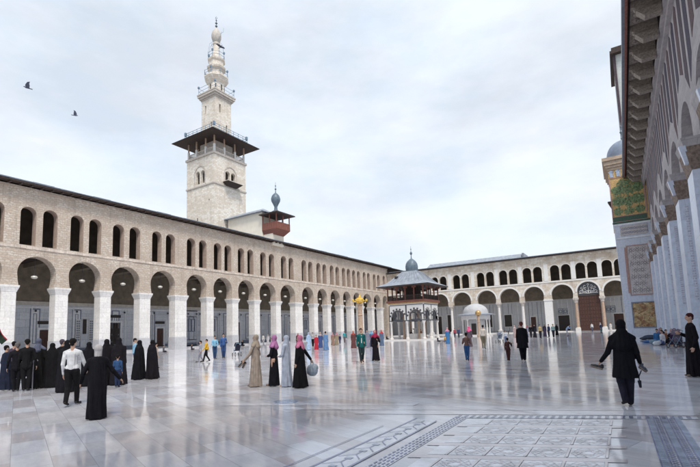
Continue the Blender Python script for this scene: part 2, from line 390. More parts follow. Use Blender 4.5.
# marble panels, doors and lattice windows on the rear wall (one set per bay)
dF = -8.995
def frame(mbd, mp, a0, a1, z0, z1, w, d0, d1):
    mbd.mbox(mp, a0, a0+w, d0, d1, z0, z1); mbd.mbox(mp, a1-w, a1, d0, d1, z0, z1)
    mbd.mbox(mp, a0+w, a1-w, d0, d1, z0, z0+w); mbd.mbox(mp, a0+w, a1-w, d0, d1, z1-w, z1)
kinds = {7:'door', 8:'lattice', 9:'dark', 10:'door', 11:'panel', 12:'panel', 13:'panel', 14:'open'}
centres = {7:25.75, 8:30.6, 9:34.8, 10:42.0, 11:48.3}
for i, (a0, a1) in enumerate(bays):
    c = centres.get(i, (a0+a1)/2+.6*(1 if i > 7 else 0)); k = kinds.get(i, ['panel','door','panel','lattice'][i % 4])
    f1 = MB(); frame(f1, ml, a0-.2, a0+.9, .9, 5.9, .1, -8.998, -8.93); frame(f1, ml, a0+.15, a0+.55, 1.5, 5.3, .07, -8.998, -8.95)
    f1.build('marble_frame', 'dado_dark', la)
    f2 = MB(); frame(f2, ml, c-1.55, c+1.55, .2, 6.2, .14, -8.998, -8.92)
    f2.build('marble_border', 'dado_light', la)
    if k in ('door', 'dark', 'open'):
        hw = {'door':.55, 'dark':.72, 'open':1.0}[k]; zt = {'door':3.2, 'dark':4.1, 'open':4.2}[k]
        fr = MB(); frame(fr, ml, c-hw-.3, c+hw+.3, -.25, zt+.32, .28, -8.998, -8.86)
        fo = fr.build('door_frame', 'dado_light', la)
        d = MB(); d.mbox(ml, c-hw, c+hw, -8.998, -8.95, .2, zt)
        for s in (-1, 1):
            for zz in (.5, 1.5, 2.5): 
                if zz+.8 < zt: d.mbox(ml, c+s*hw*.5-hw*.33, c+s*hw*.5+hw*.33, -8.95, -8.92, zz, zz+.8)
        d.build('door', 'wood' if k == 'door' else 'door_dark', la)
        t = MB(); t.mbox(ml, c-.8, c+.8, -8.998, -8.9, zt+.75, zt+1.15); t.build('transom_window', 'door_dark', la)
    elif k == 'lattice':
        for s in (-1, 1):
            wmb = MB(); wmb.mbox(ml, c+s*.85-.3, c+s*.85+.3, -8.998, -8.9, 1.6, 4.6); wo = wmb.build('lattice_window', 'white_plain', la)
            lt = MB()
            for r in range(9):
                for q in (-1, 1): lt.mbox(ml, c+s*.85+q*.12-.09, c+s*.85+q*.12+.09, -8.9, -8.885, 1.72+r*.31, 1.72+r*.31+.22)
            lt.build('lattice', 'dado_dark', wo)
        wmb = MB(); wmb.mbox(ml, c-.22, c+.22, -8.998, -8.9, 2.6, 4.6); wmb.build('window_slit', 'door_dark', la)
    else:
        wmb = MB(); frame(wmb, ml, c-.9, c+.9, 1.2, 5.2, .1, -8.998, -8.93); frame(wmb, ml, c-.35, c+.35, 2.6, 4.8, .12, -8.998, -8.9); wmb.build('marble_panel', 'dado_dark', la)
    for s in (-1.1, 1.3):
        v = MB(); v.mbox(ml, c+s-.09, c+s+.09, -8.86, -8.75, 5.5, 5.75); v.build('loudspeaker', 'iron', la)
for z0, z1, m_, nm_ in ((5.98, 6.12, 'dado_light', 'string_band'), (.2, .75, 'dado_dark', 'plinth_band'), (4.78, 4.84, 'dado_light', 'string_band')):
    v = MB(); v.mbox(ml, -22, YE+8, -8.999, -8.955, z0, z1); v.build(nm_, m_, la)
for i, (a0, a1) in enumerate(bays):
    v = MB(); v.mbox(ml, a0-.1, a0+.8, -8.999, -8.975, 1.05, 5.75); v.build('marble_slab', 'dado_light', la)
    if i < 20: v = MB(); v.mbox(ml, a1-.75, a1-.35, -8.999, -8.96, 1.1, 4.6); v.build('marble_slab', 'dado_light', la)
# roof and eaves
rf = MB()
y = -22
rf.mbox(ml, -22, YE+9.8, -10.3, .95, 18.62, 18.78)
rfo = rf.build('roof', 'eave_wood', la)
gt = MB(); y = -22
while y < YE+.9:
    L = 2.1; gt.mbox(ml, y, min(y+L-.015, YE+.9), .55, 1.0+random.uniform(-.015,.015), 18.785, 18.9+random.uniform(-.03,.03)); y += L
gt.build('gutter', 'gutter', rfo)
ld = MB(); ld.frustum(XL-10.2, XL+.55, -22, YE+9.6, 18.785, XL-6, XL-4, -22, YE+5, 19.5); ld.build('lead_covering', 'lead', rfo)
y = 13.0
while y < YE:
    bk = MB(); bk.mbox(ml, y, y+.16, -.3, .85, 18.44, 18.615); bk.build('rafter', 'eave_wood', rfo); y += 1.0
cn = MB(); cn.mbox(ml, -22, YE, 0.003, .14, 18.2, 18.44); cn.build('cornice', 'left_wall', la)

# hanging lamps, one per bay
def make_lamp(loc, label):
    e = empty('hanging_lamp', loc, label, 'lamp', 'lamps hanging in the left arches')
    x, y, z = loc
    m = MB(); m.lathe(x, y, [(.02,z+.04),(.16,z+.05),(.28,z+.12),(.33,z+.22),(.27,z+.34),(.1,z+.4)], 16); m.build('lamp_globe', 'lamp_glass', e, True)
    m = MB(); m.lathe(x, y, [(.12,z+.42),(.13,z+.5),(.03,z+.58)], 12); m.build('lamp_cap', 'iron', e, True)
    m = MB(); m.tube((x,y,z+.55), (x,y,10.96), .02, .02, 6); m.build('lamp_chain', 'iron', e)
    return e
cb = [(a0+a1)/2 for a0, a1 in bays]
lamp0 = make_lamp((XL-.7, cb[5], 8.55), 'white globe lamp hanging in the left arches')
n_ = 0
names = ['first','second','third','fourth','fifth','sixth','seventh','eighth','ninth','tenth','eleventh','twelfth','thirteenth','fourteenth','fifteenth','sixteenth','seventeenth','eighteenth']
for i in range(6, len(bays)):
    o = copy_tree(lamp0) if i > 6 else lamp0
    o.location = (XL-.7, cb[i], 8.55)
    o['label'] = 'white globe lamp hanging in the %s arch of the left arcade from the left' % names[i-6]

# ------------------------------------------------------------------ far arcade
YB = 104.5
mb_ = lambda a, d, z: (a, YB-d, z)
ba = empty('arcade_building', (-25, YB, 0), 'whitewashed two-storey arcade closing the far end of the courtyard with columns and a great door', 'arcade')
arch = [(-49.4,2.1),(-44.2,2.15),(-38.9,2.2),(-33.2,2.25),(-27.2,2.25),(-21.9,2.2),(-16.6,2.1),(-10.8,2.15),(-5.75,2.08),(-.8,2.1),(4.3,2.1),(9.4,2.1)]
wall = MB(); arv = []
bnd = [-53.5]+[(arch[i][0]+arch[i][1]+arch[i+1][0]-arch[i+1][1])/2 for i in range(len(arch)-1)]+[12.0]
BZ1, BZ2, BZT = 7.3, 11.15, 16.9
for i, (c, w) in enumerate(arch):
    m0, m1 = bnd[i], bnd[i+1]
    cr = 10.4+(.2 if i == 8 else 0)
    zs = cr-w
    wall_strip(wall, mb_, m0, m1, BZ1, BZ2, arc_profile(c, w, zs, w, 16, jamb=((w-.05, BZ1), (w, zs-.1))), 0, -1.0)
    av = MB(); ring(av, mb_, c, zs, w+.002, w+.34, None, 0, .05, 16); av.build('archivolt', 'white_plain', ba)
    for k, wc in enumerate((c-1.12, c+1.12)):
        b0, b1 = (m0, c) if k == 0 else (c, m1)
        pr = arc_profile(wc, .93, 13.92, .93, 12, jamb=((.93, 11.35),)); tm = MB()
        wall_strip(wall, mb_, b0, b1, BZ2, BZT, pr, 0, -.7, tun=tm); tm.build('window', 'back_wall', ba)
        av = MB(); ring(av, mb_, wc, 13.92, .932, 1.08, None, 0, .035, 12); av.build('window_archivolt', 'white_plain', ba)
    cc = MB(); cc.lathe(c, YB+.2, [(.14,11.36),(.1,11.5),(.1,13.2),(.17,13.5)], 10); cc.build('colonnette', 'col_pale', ba, True)
    # white pilaster strips between window pairs
    if i: 
        ps = MB(); ps.mbox(mb_, m0-.42, m0+.42, .003, .07, 11.4, 15.2); ps.build('pilaster', 'white_plain', ba)
wall.build('wall', 'back_wall', ba)
st = MB(); st.mbox(mb_, -53.5, 12, .003, .1, 11.02, 11.3); st.build('string_course', 'white_plain', ba)
co_ = MB(); co_.mbox(mb_, -53.5, 12, .003, .16, 16.3, 16.6); co_.mbox(mb_, -53.5, 12, .003, .28, 16.6, 16.9); co_.build('cornice', 'back_wall', ba)
for i, x in enumerate(bnd):
    if i == 0: continue
    if i == 7:
        s = MB(); s.mbox(mb_, x-.8, x+.8, -1.1, .1, 0, 7.0); p = s.build('pier', 'white_plain', ba)
        q = MB(); q.mbox(mb_, x-.92, x+.92, -1.2, .2, 7.0, 7.3); q.build('capital', 'white_plain', p)
        continue
    if i >= len(bnd)-1: continue
    s = MB(); m = 'column' if i in (8, 9) else 'col_pale'
    if i in (1, 2, 5, 6): m = 'col_pale'
    r = .34
    s.lathe(x, YB+.5, [(r+.03,.9),(r,1.1),(r-.01,3.5),(r-.05,6.2)], 16); p = s.build('column', m, ba, True)
    q = MB(); q.lathe(x, YB+.5, [(r-.03,6.2),(r+.06,6.3),(r,6.4),(r+.2,6.9)], 16); q.box(x-.55, x+.55, YB+.0, YB+1.0, 6.9, 7.3); q.build('capital', 'tower_trim', p)
    q = MB(); q.box(x-.5, x+.5, YB+.0, YB+1.0, 0, .75); q.lathe(x, YB+.5, [(.48,.75),(.46,.85),(.38,.9)], 16); q.build('column_base', 'col_pale', p)
fl = MB(); fl.mbox(mb_, -53.5, 12, -8, -.9, .0, .2); fl.build('portico_step', 'col_pale', ba)
cl = MB(); cl.mbox(mb_, -53.5, 12, -8, -1.0, 11.0, 11.2); cl.build('ceiling', 'eave_wood', ba)
rw = MB(); rw.mbox(mb_, -62.5, 12, -8.8, -8, 0, 7.6); rw.build('rear_wall', 'back_dado', ba)
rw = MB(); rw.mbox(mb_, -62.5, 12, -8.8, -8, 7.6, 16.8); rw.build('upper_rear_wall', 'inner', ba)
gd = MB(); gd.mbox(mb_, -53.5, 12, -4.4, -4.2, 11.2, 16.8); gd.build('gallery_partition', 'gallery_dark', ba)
# pale posts and strips on the rear wall
for x0, x1, z0, z1, mm in ((-43,-41.6,.2,4.9,'door_dark'),(-39.9,-38.9,.2,5.2,'door_dark'),(-30.2,-28.2,1.6,4.9,'door_dark'),(-25.1,-23.4,1.6,4.5,'door_dark'),(-18.9,-17.8,.2,3.7,'wood'),(-12.8,-10.5,.2,3.75,'door_dark'),(-1.6,.2,.2,3.6,'wood'),(-47.5,-46,.2,4.5,'door_dark'),(5,7,.2,3.7,'wood')):
    d = MB(); d.mbox(mb_, x0, x1, -7.998, -7.93, z0, z1)
    n3 = 3
    for r in range(n3):
        for s in (0, 1): 
            hw = (x1-x0)/2; xa = x0+s*hw+.1; d.mbox(mb_, xa, xa+hw-.2, -7.93, -7.9, z0+.2+r*(z1-z0-.3)/n3, z0+.05+(r+1)*(z1-z0-.3)/n3)
    do = d.build('door' if z0 < 1 else 'window_shutter', mm, ba)
    fr = MB(); frame(fr, mb_, x0-.22, x1+.22, z0-.25, z1+.22, .2, -7.998, -7.88); fr.build('door_frame' if z0 < 1 else 'window_frame', 'white_plain', do)
x = -52
while x < 9:
    f1 = MB(); f1.mbox(mb_, x, x+.12, -7.998, -7.95, .3, 7.3); f1.mbox(mb_, x+.85, x+.93, -7.998, -7.95, .3, 7.3); f1.build('marble_strip', 'dado_light' if random.random() < .5 else 'dado_dark', ba); x += random.uniform(1.9, 2.7)
for x in (-12.75, -11.7, -3.0, -2.1):
    f1 = MB(); frame(f1, mb_, x, x+.95, 4.0, 5.4, .08, -7.998, -7.9); ring(f1, mb_, x+.475, 4.7, .26, .4, None, -7.95, -7.89, 16, 0, 2*pi); f1.build('roundel_panel', 'dado_dark', ba)
# great door in the ninth arch
c = -5.75
gdm = MB(); gdm.mbox(mb_, c-2.06, c+2.06, -.95, -.6, .2, 7.7)
for r in range(9):
    for k in range(8):
        xa = c-1.98+k*.5; za = .4+r*.8
        gdm.mbox(mb_, xa+.05, xa+.45, -.6, -.56, za+.06, za+.7)
gdo = gdm.build('great_door', 'wood', ba)
jm = MB(); jm.mbox(mb_, c-.04, c+.04, -.56, -.52, .2, 7.6); jm.mbox(mb_, c-2.06, c+2.06, -.6, -.5, 7.55, 7.85); jm.build('door_bar', 'eave_wood', gdo)
lm = MB(); prof = arc_profile(c, 2.06, 8.5, 2.06, 18, jamb=((2.06, 7.85),))
lm.poly(*[mb_(a, -.6, z) for a, z in prof]); lm.poly(*[mb_(a, -.7, z) for a, z in prof])
lmo = lm.build('lunette', 'black_marble', ba)
sc = MB()
def curl(cx, cz, r, t0, t1, k=1, n=14):
    pts = [mb_(cx+r*(1-.5*i/n)*cos(t0+(t1-t0)*i/n)*k, -.57, cz+r*(1-.5*i/n)*sin(t0+(t1-t0)*i/n)) for i in range(n+1)]
    sc.path(pts, .055, 5)
for k in (1, -1):
    curl(c+k*.75, 8.9, .42, -2.4, 3.2, k); curl(c+k*1.35, 8.55, .34, -1.8, 3.3, k); curl(c+k*.6, 9.65, .34, -2.5, 2.6, k); curl(c+k*1.2, 9.35, .26, -2, 3, k); curl(c+k*.22, 8.5, .25, -1, 4, k)
curl(c, 10.05, .2, -1.5, 4); sc.path([mb_(c-1.8,-.57,8.15), mb_(c-.9,-.57,8.28), mb_(c,-.57,8.12), mb_(c+.9,-.57,8.28), mb_(c+1.8,-.57,8.15)], .06, 5)
sc.path([mb_(c,-.57,8.2), mb_(c+.06,-.57,9.2), mb_(c-.05,-.57,9.8)], .05, 5)
sc.build('calligraphy', 'white_plain', lmo)
# roofs of the far arcade
rf = MB(); rf.mbox(mb_, -54.4, 12, -9.5, .95, 17.0, 17.14); rfo = rf.build('roof', 'eave_wood', ba)
gt = MB(); gt.mbox(mb_, -52.4, 12, .6, 1.0, 17.145, 17.28); gt.build('gutter', 'gutter', rfo)
x = -53
while x < 3:
    bk = MB(); bk.mbox(mb_, x, x+.14, .003, .85, 16.905, 16.995); bk.build('rafter', 'eave_wood', rfo); x += 1.0
ld = MB(); ld.frustum(-43.1, -19.0, YB+1.5, YB+8.6, 17.145, -42.6, -19.3, YB+4.2, YB+5.6, 18.9); ld.build('lead_covering', 'lead', rfo)
ld = MB(); ld.mbox(mb_, -19.0, -18.6, -8.6, -3.0, 17.145, 18.9); ld.build('roof_parapet', 'lead', rfo)

# ------------------------------------------------------------------ minaret
TX, TY, S = -65.0, 55.0, 8.3
tw = empty('minaret', (TX-S/2, TY+S/2, 0), 'tall pale stone minaret with an open timber gallery and stacked octagonal spire', 'minaret')
tcx, tcy = TX-S/2, TY+S/2
def tfaces(hx):   # four faces of a square shaft of half side hx: mp(a,d,z), a from -hx..hx
    return [lambda a,d,z,h=hx: (tcx+a, tcy-h-d, z), lambda a,d,z,h=hx: (tcx+h+d, tcy+a, z), lambda a,d,z,h=hx: (tcx-a, tcy+h+d, z), lambda a,d,z,h=hx: (tcx-h-d, tcy-a, z)]
h = S/2
sh = MB(); sh.box(TX-S, TX, TY, TY+S, 0, 31.45)
so = sh.build('shaft', 'tower', tw)
up = MB()
for fi, mp in enumerate(tfaces(h)):
    lw = 0
    for k, (b0, b1) in enumerate(((-h, 0), (0, h))):
        wc = -.74 if k == 0 else .74
        wall_strip(up, mp, b0, b1, 31.75, 37.5, arc_profile(wc, .58, 34.2, .6, 10, jamb=((.58, 32.1),)), 0, -.6)
    ar = MB(); ring(ar, mp, 0, 34.2, 1.5, 1.72, None, .003, .09, 16); ar.mbox(mp, -1.72, -1.5, .003, .09, 31.9, 34.2); ar.mbox(mp, 1.5, 1.72, .003, .09, 31.9, 34.2); ar.build('window_surround', 'tower_trim', tw)
    cm = MB(); cm.lathe(*mp(0,-.25,0)[:2], [(.13,32.3),(.1,32.45),(.1,34.0),(.17,34.2)], 8); cm.build('colonnette', 'col_pale', tw)
up.build('belfry_wall', 'tower', tw)
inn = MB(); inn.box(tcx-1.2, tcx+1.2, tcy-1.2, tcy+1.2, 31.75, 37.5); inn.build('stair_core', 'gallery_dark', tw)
for z0, z1, e in ((31.45, 31.75, .16), (37.5, 37.95, .22)):
    s = MB(); s.box(TX-S-e, TX+e, TY-e, TY+S+e, z0, z1); s.build('string_course', 'tower_trim', tw)
sl = MB(); sl.box(TX+.003, TX+.05, TY+4.0, TY+4.2, 24.5, 25.1); sl.box(TX-S*.6, TX-S*.6+.2, TY-.05, TY-.003, 24, 25.2); sl.box(TX-1.5, TX-1.35, TY-.05, TY-.003, 28.2, 28.5); sl.build('slit_window', 'gallery_dark', tw)
# little balcony on the court side
bl = MB(); bl.frustum(TX+.003, TX+.6, tcy-1.3, tcy+1.3, 31.6, TX+.003, TX+1.5, tcy-2.0, tcy+2.0, 32.25); blo = bl.build('balcony', 'eave_wood', tw)
bl = MB(); bl.box(TX+.2, TX+1.55, tcy-2.05, tcy+2.05, 32.25, 32.37); bl.build('balcony_floor', 'tower_trim', blo)
# gallery: balustrade, posts
for fi, mp in enumerate(tfaces(h-.12)):
    for k, a in enumerate((-h+.25, -1.4, 1.4, h-.25)):
        if k == 3: continue
        pm = MB(); pm.mbox(mp, a-.16, a+.16, -.3, .05, 37.95, 39.6); po = pm.build('gallery_pedestal', 'white_plain', tw)
        pm = MB(); pm.mbox(mp, a-.11, a+.11, -.22, 0, 39.6, 42.3); pm.build('gallery_post', 'column', po)
    for a0, a1 in ((-h+.41, -1.56), (-1.24, 1.24), (1.56, h-.41)):
        b = MB(); b.mbox(mp, a0, a1, -.16, -.06, 38.9, 39.05); b.mbox(mp, a0, a1, -.16, -.06, 37.98, 38.1)
        n = 9
        for q in range(n): aa = a0+(a1-a0)*(q+.5)/n; b.mbox(mp, aa-.05, aa+.05, -.14, -.08, 38.1, 38.9)
        b.build('balustrade', 'tower_trim', tw)
ic = MB(); ic.box(tcx-2.3, tcx+2.3, tcy-2.3, tcy+2.3, 37.95, 42.2); ic.build('gallery_core', 'tower_trim', tw)
o1 = 2.15
er = MB(); er.frustum(TX-S-o1, TX+o1, TY-o1, TY+S+o1, 41.35, TX-S+.2, TX-.2, TY+.2, TY+S-.2, 42.3)
ero = er.build('gallery_roof', 'eave_wood', tw)
e2 = MB(); e2.frustum(TX-S-o1-.03, TX+o1+.03, TY-o1-.03, TY+S+o1+.03, 41.42, TX-S+.4, TX-.4, TY+.4, TY+S-.4, 42.75); 
e2.build('roof_covering', 'gutter', ero)
rh = h+.3
for fi, mp in enumerate(tfaces(rh)):
    r = MB()
    for z in (42.7, 43.15, 43.6): r.tube(mp(-rh,0,z), mp(rh,0,z), .045, .045, 5)
    n = 7
    for q in range(n): a = -rh+2*rh*q/n; r.tube(mp(a,0,42.2), mp(a,0,43.65), .05, .05, 5)
    r.build('roof_railing', 'rail', tw)
for dx, dy in ((h+.2, -h-.2), (-h-.2, -h-.2), (h+.2, h+.2)):
    lsp = MB(); lsp.box(tcx+dx-.2, tcx+dx+.2, tcy+dy-.2, tcy+dy+.2, 43.2, 43.9); lsp.build('loudspeaker', 'rail', tw)
# second shaft
w2 = 2.12
us = MB()
for mp in tfaces(w2):
    wall_strip(us, mp, -w2, 0, 42.3, 51.4, arc_profile(-.02-w2/2+.2, .2, 49.6, .2, 6, jamb=((.2, 47.9),)), 0, -.4)
    wall_strip(us, mp, 0, w2, 42.3, 51.4, arc_profile(w2/2-.2, .2, 45.6, .2, 6, jamb=((.2, 43.6),)), 0, -.4)
us.build('upper_shaft', 'tower', tw)
ic = MB(); ic.box(tcx-1.5, tcx+1.5, tcy-1.5, tcy+1.5, 42.3, 51.3); ic.build('upper_core', 'gallery_dark', tw)
cnm = MB()
for k, (e, z0, z1) in enumerate(((.12, 51.0, 51.3), (.35, 51.3, 51.7), (.62, 51.7, 52.15), (.7, 52.15, 52.4))): cnm.box(tcx-w2-e, tcx+w2+e, tcy-w2-e, tcy+w2+e, z0, z1)
cnm.build('cornice', 'tower_trim', tw)
def railing(rad, z, n, hgt=1.2, mat='rail', sq=False):
    r = MB()
    P = [(tcx+rad*cos(2*pi*(k+.5)/n), tcy+rad*sin(2*pi*(k+.5)/n)) for k in range(n)]
    for k in range(n):
        a, b = P[k], P[(k+1) % n]
        for zz in (z+.5*hgt, z+hgt): r.tube((*a, zz), (*b, zz), .035, .035, 5)
        r.tube((*a, z), (*a, z+hgt+.15), .045, .045, 5)
    for k in range(0, n, max(1, n//4)): r.box(P[k][0]-.16, P[k][0]+.16, P[k][1]-.16, P[k][1]+.16, z+hgt, z+hgt+.38)
    r.build('balcony_railing', mat, tw)
railing(3.6, 52.4, 4, 1.5)
oc = MB(); oc.lathe(tcx, tcy, [(1.75,52.4),(1.7,55.0),(1.85,55.2),(2.1,55.4),(2.3,55.75),(2.6,56.2),(2.6,56.45)], 8, pi/8)
oc.build('octagonal_shaft', 'tower', tw)
railing(2.5, 56.45, 8, 1.15)
oc = MB(); oc.lathe(tcx, tcy, [(1.55,56.45),(1.5,58.0),(1.95,58.4),(2.05,58.7),(1.7,58.8),(1.55,59.0),(1.55,60.0),(1.85,60.3),(1.9,60.55),(1.2,60.8)], 8, pi/8)
oc.build('upper_octagonal_stage', 'tower', tw)
oc = MB()
for k in range(8):
    a = 2*pi*k/8+pi/8+pi/8; x, y = tcx+1.46*cos(a), tcy+1.46*sin(a); oc.box(x-.16, x+.16, y-.16, y+.16, 53.0, 54.6)
oc.build('niche', 'gallery_dark', tw)
railing(1.75, 60.6, 8, 1.3)
sp = MB(); sp.lathe(tcx, tcy, [(1.15,60.8),(1.05,61.3),(.72,63.0),(.55,64.2),(.75,64.35),(.7,64.6),(.45,64.7)], 16); sp.build('spire', 'tower', tw, True)
sp = MB(); sp.lathe(tcx, tcy, [(.4,64.6),(.75,65.0),(1.0,65.7),(1.05,66.3),(.9,67.0),(.6,67.6),(.25,68.05),(.15,68.2)], 20); sp.build('bulb', plain('bulb_stone', (.5,.47,.43), .7, .2, 3), tw, True)
fi = MB(); fi.lathe(tcx, tcy, [(.1,68.15),(.08,68.4),(.26,68.55),(.26,68.7),(.08,68.8),(.08,69.1),(.28,69.3),(.08,69.5),(.06,69.8),(.18,69.95),(.05,70.1),(.03,70.3)], 10)
cres = []
for k in range(13): t = -.9+ (2*pi-1.35)*k/12 +1.57*0; cres.append((tcx+.26*cos(t+1.57+.67), tcy, 70.55+.26*sin(t+1.57+.67)))
fi.path(cres, .045, 5); fi.build('finial', 'lead_dark', tw)
an = MB()
for dx, dy, dz in ((1.5,.6,67.6),(-1.7,.2,65.4),(1.9,-.4,66.0)): an.path([(tcx, tcy, dz-1.2), (tcx+dx, tcy+dy, dz-.6), (tcx+dx*1.1, tcy+dy, dz+.3)], .025, 5)
for k in range(8):
    a = 2*pi*(k+.5)/8; an.path([(tcx+1.75*cos(a), tcy+1.75*sin(a), 61.8), (tcx+1.45*cos(a), tcy+1.45*sin(a), 64.0), (tcx+.6*cos(a), tcy+.6*sin(a), 65.0)], .025, 5)
an.build('light_frame', 'rail', tw)

# roof pavilion beside the minaret
PY0, PY1 = 58.0, 61.6
pv = empty('roof_pavilion', (-60, PY0, 18.8), 'cream plastered room on the arcade roof ending in a reddish wooden balcony kiosk', 'pavilion')
b = MB(); b.box(TX+.5, -55.3, PY0, PY1, 18.0, 24.5); b.build('wall', 'cream', pv)
b = MB(); b.box(TX+.01, TX+.5, PY0+.4, PY1, 18.0, 24.4); b.build('timber_post', 'red_wood', pv)
b = MB(); b.frustum(TX+.02, -54.6, PY0-.7, PY1+.7, 24.5, TX+.02, -55.6, PY0-.4, PY1+.2, 24.8); bo = b.build('roof', 'lead', pv)
b = MB(); b.frustum(TX+.02, -55.2, PY0-.2, PY1+.2, 24.8, TX+.02, -56.5, PY0+1.5, PY1-1.5, 25.7); b.build('roof_ridge', 'lead', bo)
kx0, kx1 = -55.3, -51.7
b = MB(); b.box(kx0+.01, kx1-1.3, PY0+.3, PY1-.3, 18.0, 20.4); b.build('kiosk_base', 'cream', pv)
b = MB(); b.frustum(kx0+.02, kx1-1.1, PY0+.4, PY1-.4, 20.0, kx0+.02, kx1, PY0-.1, PY1+.1, 20.9); b.box(kx0+.02, kx1, PY0-.1, PY1+.1, 20.9, 22.2); 
for k in range(7): b.box(kx1+.0, kx1+.05, PY0-.05+k*.58, PY0+.1+k*.58, 20.9, 22.2); b.box(kx0+.1+k*.55, kx0+.22+k*.55, PY0-.14, PY0-.1, 20.9, 22.2)
b.build('kiosk_parapet', 'red_wood', pv)
for x, y in ((kx0+.12, PY0), (kx0+1.8, PY0), (kx1-.12, PY0), (kx1-.12, (PY0+PY1)/2), (kx1-.12, PY1), (kx0+1.8, PY1), (kx0+.12, PY1)):
    b = MB(); b.box(x-.08, x+.08, y-.08, y+.08, 22.2, 23.75); b.build('kiosk_post', 'red_wood', pv)
b = MB(); b.frustum(kx0-.2, kx1+.75, PY0-.8, PY1+.8, 23.7, kx0-.1, kx1+.7, PY0-.75, PY1+.75, 23.85); kr = b.build('kiosk_roof', 'eave_wood', pv)
b = MB(); b.frustum(kx0-.2, kx1+.75, PY0-.78, PY1+.78, 23.86, kx0+1.4, kx1-1.5, PY0+1.5, PY1-1.5, 24.7); b.build('kiosk_lead', 'lead', kr)
kc = ((kx0+kx1)/2, (PY0+PY1)/2)
b = MB(); b.lathe(*kc, [(.8,24.6),(.35,24.9),(.28,25.5),(.5,26.0),(.82,26.6),(.88,27.1),(.7,27.7),(.35,28.1),(.1,28.3),(.06,28.8),(.2,29.0),(.06,29.2),(.05,29.5),(.14,29.65),(.04,29.8),(.02,30.4)], 16); b.build('finial_bulb', 'lead_dark', pv, True)

# ------------------------------------------------------------------ right facade (prayer hall)
XR = 3.4
mr = lambda a, d, z: (XR-d, a, z)
rb = empty('prayer_hall', (XR, 30, 0), 'tall prayer hall facade on the right with marble piers, striped upper wall and timber eaves', 'building')
CHAIN = masonry('inlay_chain', (.36,.35,.42), (.5,.5,.57), (.56,.6,.7), .5, .13, .03, (.5,.5,.55), .2, rough=.4, warp=0, bst=0)
PS = [-9.4,-4.1,1.2,6.5,11.8,17.2,22.6,27.9,33.5,38.9,44.2,49.5,54.8]   # near edges of the piers
PW = 1.55
RZ1, RZT = 9.3, 18.3
wall = MB(); pan = MB()
for i, a in enumerate(PS):
    s = MB(); s.box(3.0, 4.9, a, a+PW, 0, 7.9); p = s.build('pier', 'right_marble', rb)
    b = MB(); b.box(2.9, 5.0, a-.1, a+PW+.1, 0, 1.2); 
    b = None
    st_ = MB(); st_.box(3.22, 3.36, a-.02, a-.003, 2.6, 7.5); st_.build('inlay_strip', CHAIN, p)
    c_ = MB(); c_.frustum(2.98, 4.92, a-.02, a+PW+.02, 7.9, 2.8, 5.0, a-.12, a+PW+.12, 8.9); c_.build('capital', 'capital', p)
    c_ = MB(); c_.frustum(2.8, 4.95, a-.12, a+PW+.12, 8.902, 2.7, 5.0, a-.2, a+PW+.2, 9.28); c_.build('impost', 'right_wall', p)
    br_ = MB(); br_.frustum(2.8, 2.98, a+.02, a+.25, 8.2, 2.62, 2.85, a-.16, a+.08, 8.95)
    br_.build('bracket', 'right_marble', p)
    if i+1 < len(PS):
        a0, a1 = a+PW, PS[i+1]; c = (a0+a1)/2; w = (a1-a0)/2-.08
        wall_strip(wall, mr, a+PW/2, PS[i+1]+PW/2, RZ1, RZT, arc_profile(c, w, 12.2-w*1.1, w*1.1, 16, jamb=((w, RZ1),)), 0, -1.2)
        # tall dark panels in stone frames, their feet cut along the arch
        a_ = a+PW/2+.08; pitch = (PS[i+1]-a)/4
        for k in range(4):
            p0 = a_+k*pitch+.1; p1 = p0+pitch-.5
            def zb(y, c=c): 
                dd = min(abs(y-c), 2.7); rr = 3.15
                return 12.2-w+.1+sqrt(max(rr*rr-dd*dd, .1))*1.0-.25*dd
            pts = [(p0, zb(p0)), (p1, zb(p1)), (p1, 16.6), ((p0+p1)/2, 16.95), (p0, 16.6)]
            fr_ = MB(); n = len(pts)
            pan.poly(*[mr(y_, -.07, z_) for y_, z_ in pts])
            for q in range(n):
                (ya, za), (yb, zb2) = pts[q], pts[(q+1) % n]
                cy_, cz_ = sum(t[0] for t in pts)/n, sum(t[1] for t in pts)/n
                def ins(y_, z_, s=.09): return (y_+s*(1 if y_ < cy_ else -1)*(1 if abs(y_-cy_) > .05 else 0), z_+s*(1 if z_ < cz_ else -1))
                A, B = ins(ya, za), ins(yb, zb2)
wallo = wall.build('wall', 'right_wall', rb)
# the striped upper zone: dark panels stand 6 cm proud inside moulded stone frames
PANL = []; PANM = ['purple', plain('reddish_purple_stone', (.09,.055,.06), .85, .6, 12, bst=.5), plain('blue_purple_stone', (.05,.042,.065), .85, .6, 14, bst=.5)]
pm = MB()
for f in pan.f:
    P = [pan.v[i] for i in f]
    A = [(XR-.012, p[1], p[2]) for p in P]; B = [(XR-.001, p[1], p[2]) for p in P]
    pm.poly(*A)
    for q in range(len(A)): pm.poly(A[q], A[(q+1) % len(A)], B[(q+1) % len(A)], B[q])
    o = pm.build('stone_panel', PANM[len(PANL) % 3], rb); PANL.append(1)
    pm = MB()
rw = MB(); rw.box(XR+1.2, XR+1.5, -12, 58, 0, 9); rw.build('recess_wall', 'right_marble', rb)
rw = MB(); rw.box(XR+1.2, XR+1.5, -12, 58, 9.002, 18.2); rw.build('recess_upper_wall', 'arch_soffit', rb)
rw = MB(); rw.box(XR+1.55, XR+20, -12, 58, 0, 18.25); rw.build('hall_body', 'right_wall', rb)
cn = MB(); cn.box(XR-.35, XR-.003, -12, 57.99, 17.35, 17.7); cn.box(XR-.2, XR-.003, -12, 57.99, 17.0, 17.35); cn.build('cornice', 'right_wall', rb)
ev = MB(); ev.box(1.62, XR+20, -12, 57.99, 18.4, 18.55); evo = ev.build('eaves_roof', 'eave_wood', rb)
ev = MB(); ev.box(1.5, 1.615, -12, 57.99, 18.1, 18.6); ev.build('fascia', 'red_wood', evo)
